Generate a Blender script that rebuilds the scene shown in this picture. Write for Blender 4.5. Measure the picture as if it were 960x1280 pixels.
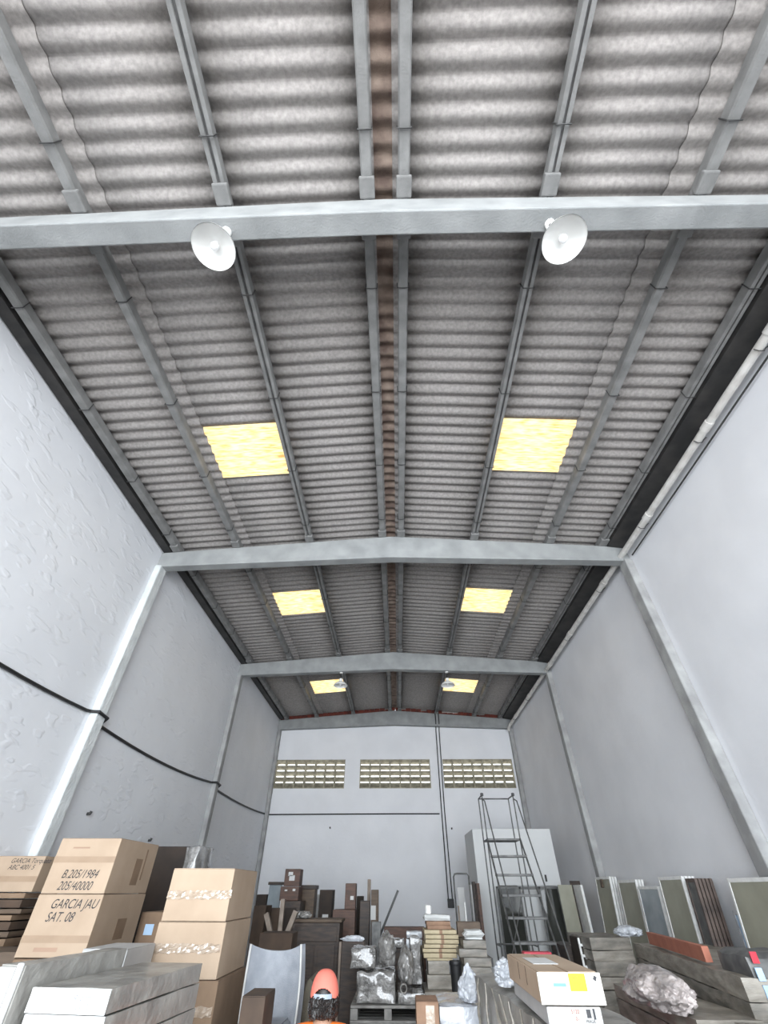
import bpy, bmesh, math, random
from mathutils import Vector, Matrix, noise
R = math.radians
random.seed(7)
for o in list(bpy.data.objects): bpy.data.objects.remove(o)
SC = bpy.context.scene
COL = SC.collection

# ------------------------------------------------------------------ camera
F_PX, PITCH, YAW, ROLL = 525.44, 0.733, -0.0268, 0.0029
EYE = Vector((0, 0, 2.1))
fw = Vector((math.sin(YAW)*math.cos(PITCH), math.cos(YAW)*math.cos(PITCH), math.sin(PITCH)))
rt = Vector((math.cos(YAW), -math.sin(YAW), 0)); up = rt.cross(fw)
rt, up = rt*math.cos(ROLL)+up*math.sin(ROLL), up*math.cos(ROLL)-rt*math.sin(ROLL)
cam = bpy.data.cameras.new('camera'); camo = bpy.data.objects.new('camera', cam); COL.objects.link(camo)
m = Matrix((rt, up, -fw)).transposed().to_4x4(); m.translation = EYE; camo.matrix_world = m
cam.sensor_fit = 'HORIZONTAL'; cam.sensor_width = 36; cam.lens = 36*F_PX/960; cam.clip_start = .05
SC.camera = camo
# ------------------------------------------------------------------ world: bright overcast sky, pale ground below the horizon
W = bpy.data.worlds.new('sky'); SC.world = W; W.use_nodes = True
nt = W.node_tree; nt.nodes.clear()
wo = nt.nodes.new('ShaderNodeOutputWorld'); bg = nt.nodes.new('ShaderNodeBackground')
tc = nt.nodes.new('ShaderNodeTexCoord'); sp = nt.nodes.new('ShaderNodeSeparateXYZ'); cr = nt.nodes.new('ShaderNodeValToRGB')
mr = nt.nodes.new('ShaderNodeMapRange'); mr.inputs[1].default_value = -1; mr.inputs[2].default_value = 1
nt.links.new(tc.outputs['Generated'], sp.inputs[0]); nt.links.new(sp.outputs[2], mr.inputs[0]); nt.links.new(mr.outputs[0], cr.inputs[0])
cr.color_ramp.elements[0].position = .47; cr.color_ramp.elements[0].color = (.98, .97, .96, 1)
cr.color_ramp.elements[1].position = .53; cr.color_ramp.elements[1].color = (.87, .935, 1, 1)
nt.links.new(cr.outputs[0], bg.inputs[0]); bg.inputs[1].default_value = 2.9
nt.links.new(bg.outputs[0], wo.inputs[0])
# daylight through the big doorway behind the camera
al = bpy.data.lights.new('doorway_daylight', 'AREA'); al.shape = 'RECTANGLE'; al.size = 8.4; al.size_y = 6.2
al.energy = 540; al.color = (.875, .94, 1); al.spread = R(105)
alo = bpy.data.objects.new('doorway_daylight', al); COL.objects.link(alo)
alo.location = (0, -4.05, 3.3); alo.rotation_euler = (R(90), 0, 0)
SC.view_settings.view_transform = 'Standard'; SC.view_settings.look = 'None'
SC.view_settings.exposure = 0.33; SC.view_settings.gamma = 1; SC.view_settings.use_curve_mapping = False
SC.cycles.use_denoising = True
SC.cycles.max_bounces = 10; SC.cycles.diffuse_bounces = 6; SC.cycles.sample_clamp_indirect = 8

def at(u, v, Y=None, X=None, Z=None):
    "world point on the plane Y=, X= or Z= that the photo shows at u, v"
    d = fw + rt*((u-480)/F_PX) - up*((v-640)/F_PX)
    t = Y/d.y if Y is not None else (X/d.x if X is not None else (Z-EYE.z)/d.z)
    return EYE + d*t

# ------------------------------------------------------------------ materials
MATS = {}
def mat(name, c1, c2=None, rough=.8, scale=6, bump=0, bscale=40, metal=0, trans=0, alpha=1, coat=0, detail=6, stretch=(1,1,1), lo=.35, hi=.65, spec=.5, bdist=.01):
    if name in MATS: return MATS[name]
    m = bpy.data.materials.new(name); m.use_nodes = True; n = m.node_tree.nodes; l = m.node_tree.links
    b = n['Principled BSDF']; b.inputs['Roughness'].default_value = rough; b.inputs['Metallic'].default_value = metal
    b.inputs['Transmission Weight'].default_value = trans; b.inputs['Alpha'].default_value = alpha
    b.inputs['Coat Weight'].default_value = coat; b.inputs['Specular IOR Level'].default_value = spec
    c2 = c2 or tuple(x*.8 for x in c1)
    t = n.new('ShaderNodeTexCoord'); mp = n.new('ShaderNodeMapping'); mp.inputs['Scale'].default_value = stretch
    nz = n.new('ShaderNodeTexNoise'); nz.inputs['Scale'].default_value = scale; nz.inputs['Detail'].default_value = detail
    r = n.new('ShaderNodeValToRGB'); r.color_ramp.elements[0].color = (*c2, 1); r.color_ramp.elements[1].color = (*c1, 1)
    r.color_ramp.elements[0].position = lo; r.color_ramp.elements[1].position = hi
    l.new(t.outputs['Object'], mp.inputs[0]); l.new(mp.outputs[0], nz.inputs[0]); l.new(nz.outputs[0], r.inputs[0]); l.new(r.outputs[0], b.inputs['Base Color'])
    if bump:
        bn = n.new('ShaderNodeTexNoise'); bn.inputs['Scale'].default_value = bscale; bn.inputs['Detail'].default_value = 4
        bp = n.new('ShaderNodeBump'); bp.inputs['Strength'].default_value = bump; bp.inputs['Distance'].default_value = bdist
        l.new(mp.outputs[0], bn.inputs[0]); l.new(bn.outputs[0], bp.inputs['Height']); l.new(bp.outputs[0], b.inputs['Normal'])
    MATS[name] = m; return m

M_wall = mat('white_painted_block', (.80,.81,.84), (.745,.755,.785), .75, 1.2, .25, 14)
M_wallL = mat('white_smeared_plaster', (.79,.805,.835), (.745,.76,.79), .75, 1.2)
def smear(m):
    n = m.node_tree.nodes; l = m.node_tree.links; b = n['Principled BSDF']
    t = n.new('ShaderNodeTexCoord')
    h = None
    for ang, off in ((38, 0), (-40, 7)):
        mp = n.new('ShaderNodeMapping'); mp.inputs['Rotation'].default_value = (R(ang), 0, 0); mp.inputs['Scale'].default_value = (1, 2.4, 6.5); mp.inputs['Location'].default_value = (off, off, off)
        v = n.new('ShaderNodeTexNoise'); v.inputs['Scale'].default_value = 1.3; v.inputs['Detail'].default_value = 1.5
        rr = n.new('ShaderNodeMapRange'); rr.inputs[1].default_value = .60; rr.inputs[2].default_value = .68
        l.new(t.outputs['Object'], mp.inputs[0]); l.new(mp.outputs[0], v.inputs[0]); l.new(v.outputs[0], rr.inputs[0])
        if h is None: h = rr.outputs[0]
        else:
            a = n.new('ShaderNodeMath'); a.operation = 'ADD'; l.new(h, a.inputs[0]); l.new(rr.outputs[0], a.inputs[1]); h = a.outputs[0]
    bp = n.new('ShaderNodeBump'); bp.inputs['Strength'].default_value = .38; bp.inputs['Distance'].default_value = .012
    l.new(h, bp.inputs['Height']); l.new(bp.outputs[0], b.inputs['Normal'])
smear(M_wallL)
M_floor = mat('worn_concrete_floor', (.16,.155,.145), (.10,.095,.09), .7, 3, .2, 30)
M_roof = mat('fibre_cement_sheet', (.375,.35,.335), (.25,.235,.225), .95, 26, .25, 150, detail=12, lo=.3, hi=.7)
M_roof2 = mat('aged_fibre_cement_ridge', (.36,.28,.23), (.17,.12,.10), .9, 5, .5, 80, detail=10)
M_conc = mat('grey_precast_concrete', (.34,.35,.35), (.235,.245,.245), .8, 3, .35, 60, detail=9, lo=.3, hi=.7)
M_purl = mat('purlin_concrete', (.27,.27,.265), (.17,.17,.168), .8, 5, .35, 60, detail=9, lo=.3, hi=.7)
M_slotshade = mat('dark_slot_shade', (.13,.13,.13), (.07,.07,.07), .6, 8)  # shade inside the purlin slots, put into a dark colour
M_colm = mat('grey_column_paint', (.40,.405,.40), (.27,.27,.27), .8, 3, .3, 50)
M_colw = mat('limewashed_column', (.76,.79,.79), (.60,.63,.63), .8, 4, .6, 25, bdist=.02)
M_gut = mat('dark_gutter_metal', (.045,.042,.04), (.02,.02,.02), .7, 4)
M_pipe = mat('yellowed_white_pipe', (.72,.71,.68), (.55,.53,.50), .45, 6)
M_black = mat('black_cable_rubber', (.018,.018,.02), (.01,.01,.01), .5, 10)
M_wire = mat('dark_tie_wire', (.05,.05,.05), (.03,.03,.03), .5, 10)
M_lamp = mat('white_enamel', (.88,.88,.86), (.84,.84,.82), .35, 2)
M_bulb = mat('white_bulb_glass', (.9,.9,.9), (.88,.88,.88), .2, 2)
M_vent = mat('olive_vent_block', (.42,.39,.30), (.24,.22,.165), .85, 8, .3, 60)
M_brick = mat('red_brick', (.20,.045,.03), (.09,.03,.025), .9, 9, .4, 60)
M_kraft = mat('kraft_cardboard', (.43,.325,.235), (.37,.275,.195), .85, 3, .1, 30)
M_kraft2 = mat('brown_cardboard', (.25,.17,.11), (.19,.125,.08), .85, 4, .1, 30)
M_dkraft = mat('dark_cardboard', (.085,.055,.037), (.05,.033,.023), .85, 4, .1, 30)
M_black_card = mat('near_black_cardboard', (.045,.03,.022), (.025,.018,.014), .8, 4)
M_tape = mat('brown_packing_tape', (.35,.25,.17), (.30,.21,.14), .3, 5, coat=.3)
M_ctape = mat('clear_packing_tape', (.44,.35,.27), (.34,.26,.19), .12, 30, .6, 60, coat=1, bdist=.004)
M_ink = mat('black_marker_ink', (.03,.03,.035), (.02,.02,.02), .6, 5)
M_fink = mat('faded_print', (.36,.24,.17), (.30,.2,.14), .8, 5)
M_blueink = mat('blue_marker_ink', (.25,.28,.6), (.2,.2,.5), .6, 5)
M_white = mat('white_paper', (.62,.62,.61), (.56,.56,.55), .7, 4)
M_whitepack = mat('white_wrapped_cardboard', (.56,.555,.545), (.5,.49,.48), .6, 5, .3, 30)
M_greypack = mat('dusty_grey_wrap', (.32,.31,.285), (.19,.18,.165), .5, 5, .9, 9, coat=.15, bdist=.02)
M_palegrey = mat('pale_grey_carton', (.44,.44,.43), (.38,.375,.37), .7, 5)
M_cream = mat('cream_carton_end', (.64,.615,.55), (.60,.575,.51), .6, 5)
M_yellow = mat('yellow_label_paper', (.75,.66,.01), (.70,.60,.01), .6, 5)
M_lblue = mat('pale_blue_label_paper', (.40,.56,.74), (.36,.50,.70), .6, 5)
M_blue2 = mat('blue_print', (.13,.28,.52), (.12,.25,.45), .6, 5)
M_pink = mat('pink_label_paper', (.68,.40,.36), (.62,.36,.32), .6, 5)
M_red = mat('red_label', (.50,.02,.04), (.35,.01,.03), .4, 5)
M_dwood = mat('dark_stained_wood', (.06,.036,.024), (.02,.014,.011), .55, 5, .2, 20, stretch=(1,1,6))
M_mwood = mat('reddish_brown_wood', (.12,.06,.04), (.065,.035,.025), .6, 5, stretch=(1,1,6))
M_bwood = mat('brown_wood', (.13,.09,.06), (.08,.055,.038), .65, 5, stretch=(1,1,6))
M_stick = mat('grey_brown_stick_wood', (.28,.23,.19), (.19,.15,.12), .7, 8)
M_pallet = mat('weathered_pallet_wood', (.30,.29,.27), (.18,.17,.16), .8, 8, .4, 30, stretch=(1,6,1))
M_board = mat('pale_yellow_board', (.50,.42,.28), (.40,.33,.21), .75, 8)
M_obrown = mat('orange_brown_board', (.30,.18,.115), (.22,.13,.08), .75, 8)
M_foam = mat('white_foam', (.64,.65,.64), (.55,.56,.55), .7, 6)
M_film = mat('crinkled_stretch_film', (.30,.29,.275), (.12,.115,.11), .16, 9, .9, 22, coat=1, bdist=.03)
M_bag = mat('white_plastic_bag', (.60,.62,.66), (.36,.38,.41), .25, 9, .8, 18, coat=.6, bdist=.02)
M_pinkwrap = mat('cloudy_pinkish_plastic', (.55,.49,.47), (.30,.265,.255), .4, 7, .9, 20, coat=.35, bdist=.03)
M_pback = mat('dark_brown_grey_edge', (.13,.095,.08), (.06,.045,.04), .6, 9)
M_fabric = mat('light_grey_upholstery', (.27,.285,.31), (.21,.225,.25), .9, 12, .3, 150)
M_ofab = mat('olive_brown_upholstery', (.13,.115,.085), (.09,.08,.06), .9, 12, .3, 150)
M_piping = mat('pale_piping', (.5,.5,.48), (.4,.4,.39), .6, 5)
M_steel = mat('grey_painted_steel', (.15,.15,.145), (.08,.08,.08), .5, 10, metal=.3)
M_booth = mat('white_painted_panel', (.66,.67,.67), (.62,.63,.63), .6, 2)
M_mirror = mat('olive_backed_panel', (.34,.335,.265), (.27,.265,.205), .45, 2.5)
M_mirblue = mat('bluish_glass_panel', (.33,.37,.40), (.24,.28,.30), .15, 3, spec=.8)
M_dglass = mat('dark_mirror_glass', (.05,.052,.045), (.03,.032,.03), .04, 2, spec=1)
M_alu = mat('white_aluminium_frame', (.84,.84,.82), (.72,.72,.70), .4, 12)
M_slate = mat('grey_brown_slab_pack', (.26,.235,.20), (.13,.12,.10), .55, 5, .9, 9, stretch=(1,1,4), coat=.1)
M_slate2 = mat('paler_slab_pack', (.35,.32,.275), (.20,.18,.15), .55, 5, .9, 9, stretch=(1,1,4), coat=.1)
M_terra = mat('terracotta_board', (.44,.17,.11), (.36,.13,.085), .8, 6)
M_skin = mat('brown_skin', (.36,.20,.13), (.31,.17,.11), .55, 8)
M_hair = mat('curly_black_hair', (.022,.016,.014), (.006,.005,.005), .45, 70)
M_cap = mat('salmon_cap_cloth', (.78,.20,.145), (.72,.175,.13), .8, 8)
M_strap = mat('grey_white_strap', (.33,.38,.43), (.22,.26,.31), .4, 20)
M_shirt = mat('orange_shirt_cloth', (.90,.20,.02), (.82,.17,.02), .8, 8)
M_trouser = mat('dark_blue_trousers', (.05,.06,.09), (.03,.04,.06), .85, 8)
M_shoe = mat('black_shoe', (.03,.03,.03), (.02,.02,.02), .5, 8)

def skylight_mat():
    m = bpy.data.materials.new('translucent_yellowed_fibreglass'); m.use_nodes = True; n = m.node_tree.nodes; l = m.node_tree.links
    n.remove(n['Principled BSDF']); o = n['Material Output']
    t = n.new('ShaderNodeTexCoord'); mp = n.new('ShaderNodeMapping'); mp.inputs['Scale'].default_value = (1.2, 9, 1)
    nz = n.new('ShaderNodeTexNoise'); nz.inputs['Scale'].default_value = 5; nz.inputs['Detail'].default_value = 9
    r = n.new('ShaderNodeValToRGB'); e = r.color_ramp.elements
    e[0].position = .36; e[0].color = (.92,.60,.33,1); e[1].position = .58; e[1].color = (1.0,.90,.66,1)
    x = e.new(.48); x.color = (.98,.82,.53,1)
    tr = n.new('ShaderNodeBsdfTranslucent'); df = n.new('ShaderNodeBsdfDiffuse'); mx = n.new('ShaderNodeMixShader'); mx.inputs[0].default_value = .8
    df.inputs[0].default_value = (.5,.42,.25,1)
    l.new(t.outputs['Object'], mp.inputs[0]); l.new(mp.outputs[0], nz.inputs[0]); l.new(nz.outputs[0], r.inputs[0]); l.new(r.outputs[0], tr.inputs[0])
    l.new(df.outputs[0], mx.inputs[1]); l.new(tr.outputs[0], mx.inputs[2]); l.new(mx.outputs[0], o.inputs[0])
    return m
M_sky = skylight_mat()

# ------------------------------------------------------------------ builders
class MB:
    def __init__(s): s.v = []; s.f = []; s.smooth = False
    def box(s, a, b, M=None, bev=0):
        bm = bmesh.new()
        bmesh.ops.create_cube(bm, size=1)
        a, b = Vector(a), Vector(b)
        for v in bm.verts:
            v.co = Vector(((a[i]+b[i])/2 + v.co[i]*(b[i]-a[i])) for i in range(3))
        if bev: bmesh.ops.bevel(bm, geom=bm.edges[:], offset=min(bev, .45*min(abs(b[i]-a[i]) for i in range(3))), segments=2, affect='EDGES', profile=.6)
        s.bm(bm, M); return s
    def bm(s, bm, M=None):
        k = len(s.v); bm.verts.index_update()
        for v in bm.verts: s.v.append(tuple(M @ v.co if M else v.co))
        for f in bm.faces: s.f.append([k+v.index for v in f.verts])
        bm.free(); return s
    def tube(s, pts, r, seg=8, closed=False, cap=True):
        pts = [Vector(p) for p in pts]; n = len(pts); k = len(s.v)
        rr = r if isinstance(r, (list, tuple)) else [r]*n
        ref = None
        for i, p in enumerate(pts):
            d = (pts[(i+1) % n]-pts[i-1]) if closed else (pts[min(i+1, n-1)]-pts[max(i-1, 0)])
            d.normalize()
            if ref is None: ref = d.orthogonal().normalized()
            ref = (ref - d*ref.dot(d)).normalized(); q = d.cross(ref)
            for j in range(seg):
                a = 2*math.pi*j/seg; s.v.append(tuple(p + ref*math.cos(a)*rr[i] + q*math.sin(a)*rr[i]))
        for i in range(n if closed else n-1):
            for j in range(seg):
                a = k+i*seg; b = k+((i+1) % n)*seg
                s.f.append([a+j, a+(j+1) % seg, b+(j+1) % seg, b+j])
        if cap and not closed:
            s.f.append([k+j for j in reversed(range(seg))]); s.f.append([k+(n-1)*seg+j for j in range(seg)])
        s.smooth = True; return s
    def lathe(s, prof, c=(0,0,0), seg=32):
        k = len(s.v)
        for r, z in prof:
            for j in range(seg):
                a = 2*math.pi*j/seg; s.v.append((c[0]+r*math.cos(a), c[1]+r*math.sin(a), c[2]+z))
        for i in range(len(prof)-1):
            for j in range(seg):
                s.f.append([k+i*seg+j, k+i*seg+(j+1) % seg, k+(i+1)*seg+(j+1) % seg, k+(i+1)*seg+j])
        s.smooth = True; return s
    def poly(s, vs, fs): k = len(s.v); s.v += [tuple(v) for v in vs]; s.f += [[k+i for i in f] for f in fs]; return s
    def prism(s, prof, a, b, ax=1):
        "profile (p,q) extruded along axis ax from a to b"
        n = len(prof); k = len(s.v)
        for t in (a, b):
            for p, q in prof:
                s.v.append((t, p, q) if ax == 0 else ((p, t, q) if ax == 1 else (p, q, t)))
        for i in range(n): s.f.append([k+i, k+(i+1) % n, k+n+(i+1) % n, k+n+i])
        s.f.append([k+i for i in reversed(range(n))]); s.f.append([k+n+i for i in range(n)]); return s
    def build(s, name, mt, parent=None, loc=None, rz=0, smooth=None):
        me = bpy.data.meshes.new(name); me.from_pydata(s.v, [], s.f); me.validate()
        bm = bmesh.new(); bm.from_mesh(me); bmesh.ops.recalc_face_normals(bm, faces=bm.faces[:]); bm.to_mesh(me); bm.free()
        me.materials.append(mt)
        if (s.smooth if smooth is None else smooth):
            me.polygons.foreach_set('use_smooth', [True]*len(me.polygons))
            try: me.set_sharp_from_angle(angle=R(40))
            except Exception: pass
        o = bpy.data.objects.new(name, me); COL.objects.link(o)
        if parent: o.parent = parent
        if loc is not None: o.location = loc
        if rz: o.rotation_euler = (0, 0, rz)
        return o
def tag(o, label, cat, group=None, kind=None):
    if label: o['label'] = label
    if cat: o['category'] = cat
    if group: o['group'] = group
    if kind: o['kind'] = kind
    return o
def thing(name, label, cat, loc=(0,0,0), rz=0, group=None):
    o = bpy.data.objects.new(name, None); COL.objects.link(o); o.location = loc; o.rotation_euler = (0,0,rz)
    o.empty_display_size = .1
    return tag(o, label, cat, group)
def struct(o): o['kind'] = 'structure'; return o

# ------------------------------------------------------------------ setting
XL, XR, YB, Y0 = -4.4, 4.32, 17.17, -4.2
ZT = 7.02
def ztop(x): return 7.2 - .075*abs(x+.04)      # beam top / purlin seat
def zroof(x): return ztop(x) + .175
struct(MB().box((XL-.2, Y0, -.1), (XR+.2, YB+.2, 0)).build('floor', M_floor))
struct(MB().box((XL-.2, Y0, 0), (XL, YB+.2, 6.99)).build('wall_left', M_wallL))
struct(MB().box((XR, Y0, 0), (XR+.2, YB+.2, 7.0)).build('wall_right', M_wall))
WIN = [(-4.3, -1.82), (-1.29, 1.2), (1.65, 4.12)]; WZ0, WZ1 = 4.72, 5.6
bw = MB().box((XL, YB, 0), (XR, YB+.2, WZ0)).box((XL, YB, WZ1), (XR, YB+.2, 6.8))
xs = [XL]+[x for w in WIN for x in w]+[XR]
for i in range(0, len(xs), 2): bw.box((xs[i], YB, WZ0), (xs[i+1], YB+.2, WZ1))
struct(bw.build('wall_back', M_wall))
for i, (a, b) in enumerate(WIN):
    w = MB(); n = 7; cw = (b-a)/n; rh = .178
    for k in range(n+1): w.box((a+k*cw-(.0 if k == 0 else .028), YB+.005, WZ0), (a+k*cw+(.0 if k == n else .028), YB+.19, WZ1))
    w.box((a, YB+.02, WZ0), (b, YB+.18, WZ0+.03))
    for r in range(5):
        z = WZ1 - r*rh
        if r < 4:   # sloping louvre: high at the room side, low outside
            w.prism([(YB+.01, z), (YB+.19, z-.10), (YB+.19, z-.12), (YB+.01, z-.03)], a+.001, b-.001, ax=0)
        else: w.prism([(YB+.01, z), (YB+.19, z), (YB+.19, WZ0+.03), (YB+.16, WZ0+.03), (YB+.01, z-.03)], a+.001, b-.001, ax=0)
    struct(w.build('window_%d' % (i+1), M_vent))
# brick course over the last beam, a few gaps let daylight in
bk = MB(); x = XL
gaps = [(-.35,-.1),(.25,.5),(1.05,1.25),(1.9,2.35),(3.1,3.35)]
while x < XR-.05:
    e = min(x+.2, XR); ca = (x+e)/2
    if not any(g[0] < ca < g[1] for g in gaps): bk.box((x, YB, 6.8), (e-.008, YB+.19, zroof(ca)-.0), bev=.004)
    else: bk.box((x, YB, 6.8), (e-.008, YB+.19, zroof(ca)-.055), bev=.004)
    x = e
struct(bk.build('trim_1', M_brick))

# corrugated roof sheets
PITCHC, AMP = .177, .021
def wave(y):
    t = y/PITCHC
    return AMP*(.45*math.cos(2*math.pi*t)+.55*(1-2*min(1, abs(math.sin(math.pi*t))*1.02))) + .009*((y/(PITCHC*6)) % 1.0)
SKYB = [(3.72, 4.72), (8.36, 9.42), (13.85, 14.95)]
def sheet(name, x0, x1, y0, y1, dz, mt, step=12, label=None):
    sg = 1 if (x0+x1) > 0 else -1
    ny = max(2, int(round((y1-y0)/PITCHC*step))); vs = []; fs = []
    nx = 2
    for j in range(ny+1):
        y = y0+(y1-y0)*j/ny; w_ = wave(y)
        for i in range(nx):
            x = x0+(x1-x0)*i/(nx-1); vs.append((x, y, zroof(x)+w_+dz))
    for j in range(ny):
        fs.append([j*2, j*2+1, j*2+3, j*2+2])
    mb = MB().poly(vs, fs); mb.smooth = True
    o = mb.build(name, mt); md = o.modifiers.new('s', 'SOLIDIFY'); md.thickness = .006; md.offset = 1
    return o
for sg in (-1, 1):
    a, b, c, d = .09, 1.62, 2.80, 4.5
    if sg < 0: f = lambda p, q: (-q-.04, -p-.04)
    else: f = lambda p, q: (p-.04, q-.04)
    for (p, q, dz) in ((a, b, .0), (c-.06, d, -.008)):
        x0, x1 = f(p, q); struct(sheet('ceiling', x0, x1, Y0, YB+.4, dz, M_roof))
    ys = [Y0]+[y for s in SKYB for y in s]+[YB+.4]
    for k in range(0, len(ys), 2):
        x0, x1 = f(b-.03, c); struct(sheet('ceiling', x0, x1, ys[k], ys[k+1], .004, M_roof))
    for k, s in enumerate(SKYB):
        x0, x1 = f(b-.03, c)
        tag(sheet('skylight_panel', x0, x1, s[0], s[1], .004, M_sky),
            'yellow skylight panel on the %s roof slope, %s' % ('left' if sg < 0 else 'right', ('the nearest and largest', 'between nearest and farthest', 'the farthest and smallest')[k]), 'skylight', 'yellow skylight panels')
cap_v = []; cap_f = []
ny = int((YB+.4-Y0)/PITCHC*12)
for j in range(ny+1):
    y = Y0+(YB+.4-Y0)*j/ny
    for x in (-.3, -.04, .22): cap_v.append((x, y, zroof(x)+.045+AMP*1.1*math.cos(2*math.pi*y/PITCHC)))
for j in range(ny):
    for i in range(2): cap_f.append([j*3+i, j*3+i+1, j*3+i+4, j*3+i+3])
mb = MB().poly(cap_v, cap_f); mb.smooth = True
o = struct(mb.build('ceiling', M_roof2)); md = o.modifiers.new('s', 'SOLIDIFY'); md.thickness = .008; md.offset = 1

# roof beams, tapered: flat-ish soffit rising slightly to the ridge, top following the slope
def zbot(x): return 6.7-.034*abs(x+.04)
BEAMS = [(1.02, 1.19), (6.37, 6.53), (11.68, 11.84), (16.97, 17.14)]
BN = ['nearest one overhead, carrying two white lamps', 'second from the camera', 'third from the camera, lamps hung below', 'farthest, lying against the back wall top']
for (y0, y1), bn in zip(BEAMS, BN):
    vs = []; 
    for x in (XL-.02, -.04, XR+.02):
        for y in (y0, y1):
            vs += [(x, y, zbot(x)), (x, y, ztop(x))]
    w = MB()
    prof = []
    bm = bmesh.new()
    P = [[(x, zbot(x)), (x, ztop(x))] for x in (XL, -.04, XR)]
    loop = [P[0][0], P[1][0], P[2][0], P[2][1], P[1][1], P[0][1]]
    # flange at the bottom slightly proud, web recessed a little
    w.prism(loop, y0, y1, ax=1)
    low = [(x, z) for x, z in ((XL, zbot(XL)-.001), (-.04, zbot(-.04)-.001), (XR, zbot(XR)-.001), (XR, zbot(XR)+.05), (-.04, zbot(-.04)+.06), (XL, zbot(XL)+.05))]
    w.prism(low, y0-.012, y1+.012, ax=1)
    o = w.build('roof_beam', M_conc); md = o.modifiers.new('b', 'BEVEL'); md.width = .012; md.segments = 2; md.limit_method = 'ANGLE'
    tag(o, 'grey concrete cross beam under the roof, %s' % bn, 'beam', 'concrete roof beams')

# purlins per bay
bays = [(Y0, 1.10), (1.11, 6.45), (6.46, 11.76), (11.77, 17.15)]
bayn = ['in the near bay overhead', 'between the first and second beams', 'between the second and third beams', 'in the farthest bay']
PX = [(-.20, 'just left of the ridge', 0), (.16, 'just right of the ridge', 0), (-1.60, 'left of the ridge, second out', 1), (1.55, 'right of the ridge, second out', 1),
      (-2.99, 'left of the ridge, third out', 0), (2.96, 'right of the ridge, third out', 0), (-4.12, 'along the left wall', 0), (3.92, 'beside the right wall gutter', 1)]
for (ya, yb), bn in zip(bays, bayn):
    for px_, pn, dark in PX:
        z = ztop(px_)
        w = MB(); wd = .055
        root = thing('roof_purlin', 'long %s purlin %s, %s' % ('dark slotted' if dark else 'grey', pn, bn), 'purlin', (px_, ya, z), 0, 'roof purlins')
        L = yb-ya-.004
        if dark:
            w.box((-wd, .002, 0), (-.012, L, .13), bev=.008); w.box((.014, .002, .012), (wd, L, .13), bev=.006)
            MB().box((-.012, .01, .03), (.014, L-.01, .12)).build('slot', M_slotshade, root)  # dark strip stands in for shade in the gap between the bars
        else:
            w.prism([(-wd*.75, 0), (wd*.75, 0), (wd, .02), (wd, .13), (-wd, .13), (-wd, .02)], .002, L, ax=1)
        w.build('bar', M_purl, root)
        n = 4
        for k in range(n):
            y = (k+.55)*L/n
            MB().tube([(-wd-.01, y, .13), (-wd-.008, y, -.005), (0, y, -.012), (wd+.008, y, -.005), (wd+.01, y, .13)], .006, 6).build('tie_wire', M_wire, root)
        for yy in ((.08, .26), (L-.26, L-.08)):
            if ya < 0 and yy[0] == .08: continue
            MB().box((-wd-.02, yy[0], -.012), (wd+.02, yy[1], .05), bev=.015).build('end_cleat', M_purl, root)

# gutters
g = MB(); g.prism([(XL+.02, 6.89), (XL+.18, 6.89), (XL+.18, 7.02), (XL+.165, 7.02), (XL+.165, 6.905), (XL+.02, 6.905)], Y0, YB-.25, ax=1)
tag(g.build('roof_gutter', M_gut), 'narrow dark gutter running along the top of the left wall', 'gutter')
g = MB(); g.prism([(4.0, 6.88), (XR-.01, 6.83), (XR-.01, 7.04), (XR-.02, 7.04), (XR-.02, 6.85), (4.01, 6.9), (4.01, 7.02), (4.0, 7.02)], Y0, YB-.25, ax=1)
tag(g.build('roof_gutter', M_gut), 'wide dark gutter running along the top of the right wall', 'gutter')

# wall columns
def column(x0, x1, y0, y1, mt, lab, cov=None):
    o = MB().box((x0, y0, 0), (x1, y1, zbot(x0))).build('wall_column', mt)
    md = o.modifiers.new('b', 'BEVEL'); md.width = .02; md.segments = 2
    tag(o, lab, 'column', 'wall columns')
    o['kind'] = 'structure'; return o
for (ya, yb), nm in zip(((1.0, 1.2), (6.32, 6.56), (11.65, 11.86), (16.98, 17.169)), ('nearest', 'second', 'third', 'back corner')):
    o = MB().box((XL+.0, ya, 0), (XL+.12, yb, zbot(XL)+.02)).build('trim_2' if nm == 'nearest' else 'trim_2', M_colw if nm in ('nearest', 'second') else M_colm)
    md = o.modifiers.new('b', 'BEVEL'); md.width = .025; md.segments = 3; struct(o)
    o = MB().box((XR-.14, ya, 0), (XR, yb, zbot(XR)+.02)).build('trim_3', M_colm)
    md = o.modifiers.new('b', 'BEVEL'); md.width = .02; md.segments = 2; struct(o)

# white drain pipe at the top of the right wall
root = thing('drain_pipe', 'long white plastic drain pipe along the top of the right wall', 'pipe', (4.17, 0, 6.6))
MB().tube([(0, Y0, .08), (0, 3, .07), (0, 6.5, .05), (0, 12, .02), (0, 16.7, 0), (-.02, 16.85, -.05), (-.04, 16.9, -.14)], .05, 14).build('pipe', M_pipe, root)
for y, z in ((2.1, .072), (3.4, .068), (5.2, .057), (7.2, .045), (9.4, .035), (11.2, .025), (13.6, .013), (15.6, .004)):
    MB().tube([(0, y, z), (0, y+.13, z)], .06, 14).build('coupling', M_pipe, root)
    MB().tube([(-.065, y+.3, z-.02), (-.03, y+.3, z-.06), (.03, y+.3, z-.06), (.08, y+.3, z), (.14, y+.3, z+.05)], .006, 6).build('hanger_wire', M_wire, root)
tag(MB().tube([(4.25, Y0+.2, 6.60), (4.26, 3, 6.58), (4.27, 6.2, 6.56)] , .012, 8).build('wall_cable', M_wire), 'thin grey cable just below the drain pipe on the right wall', 'cable')

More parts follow.
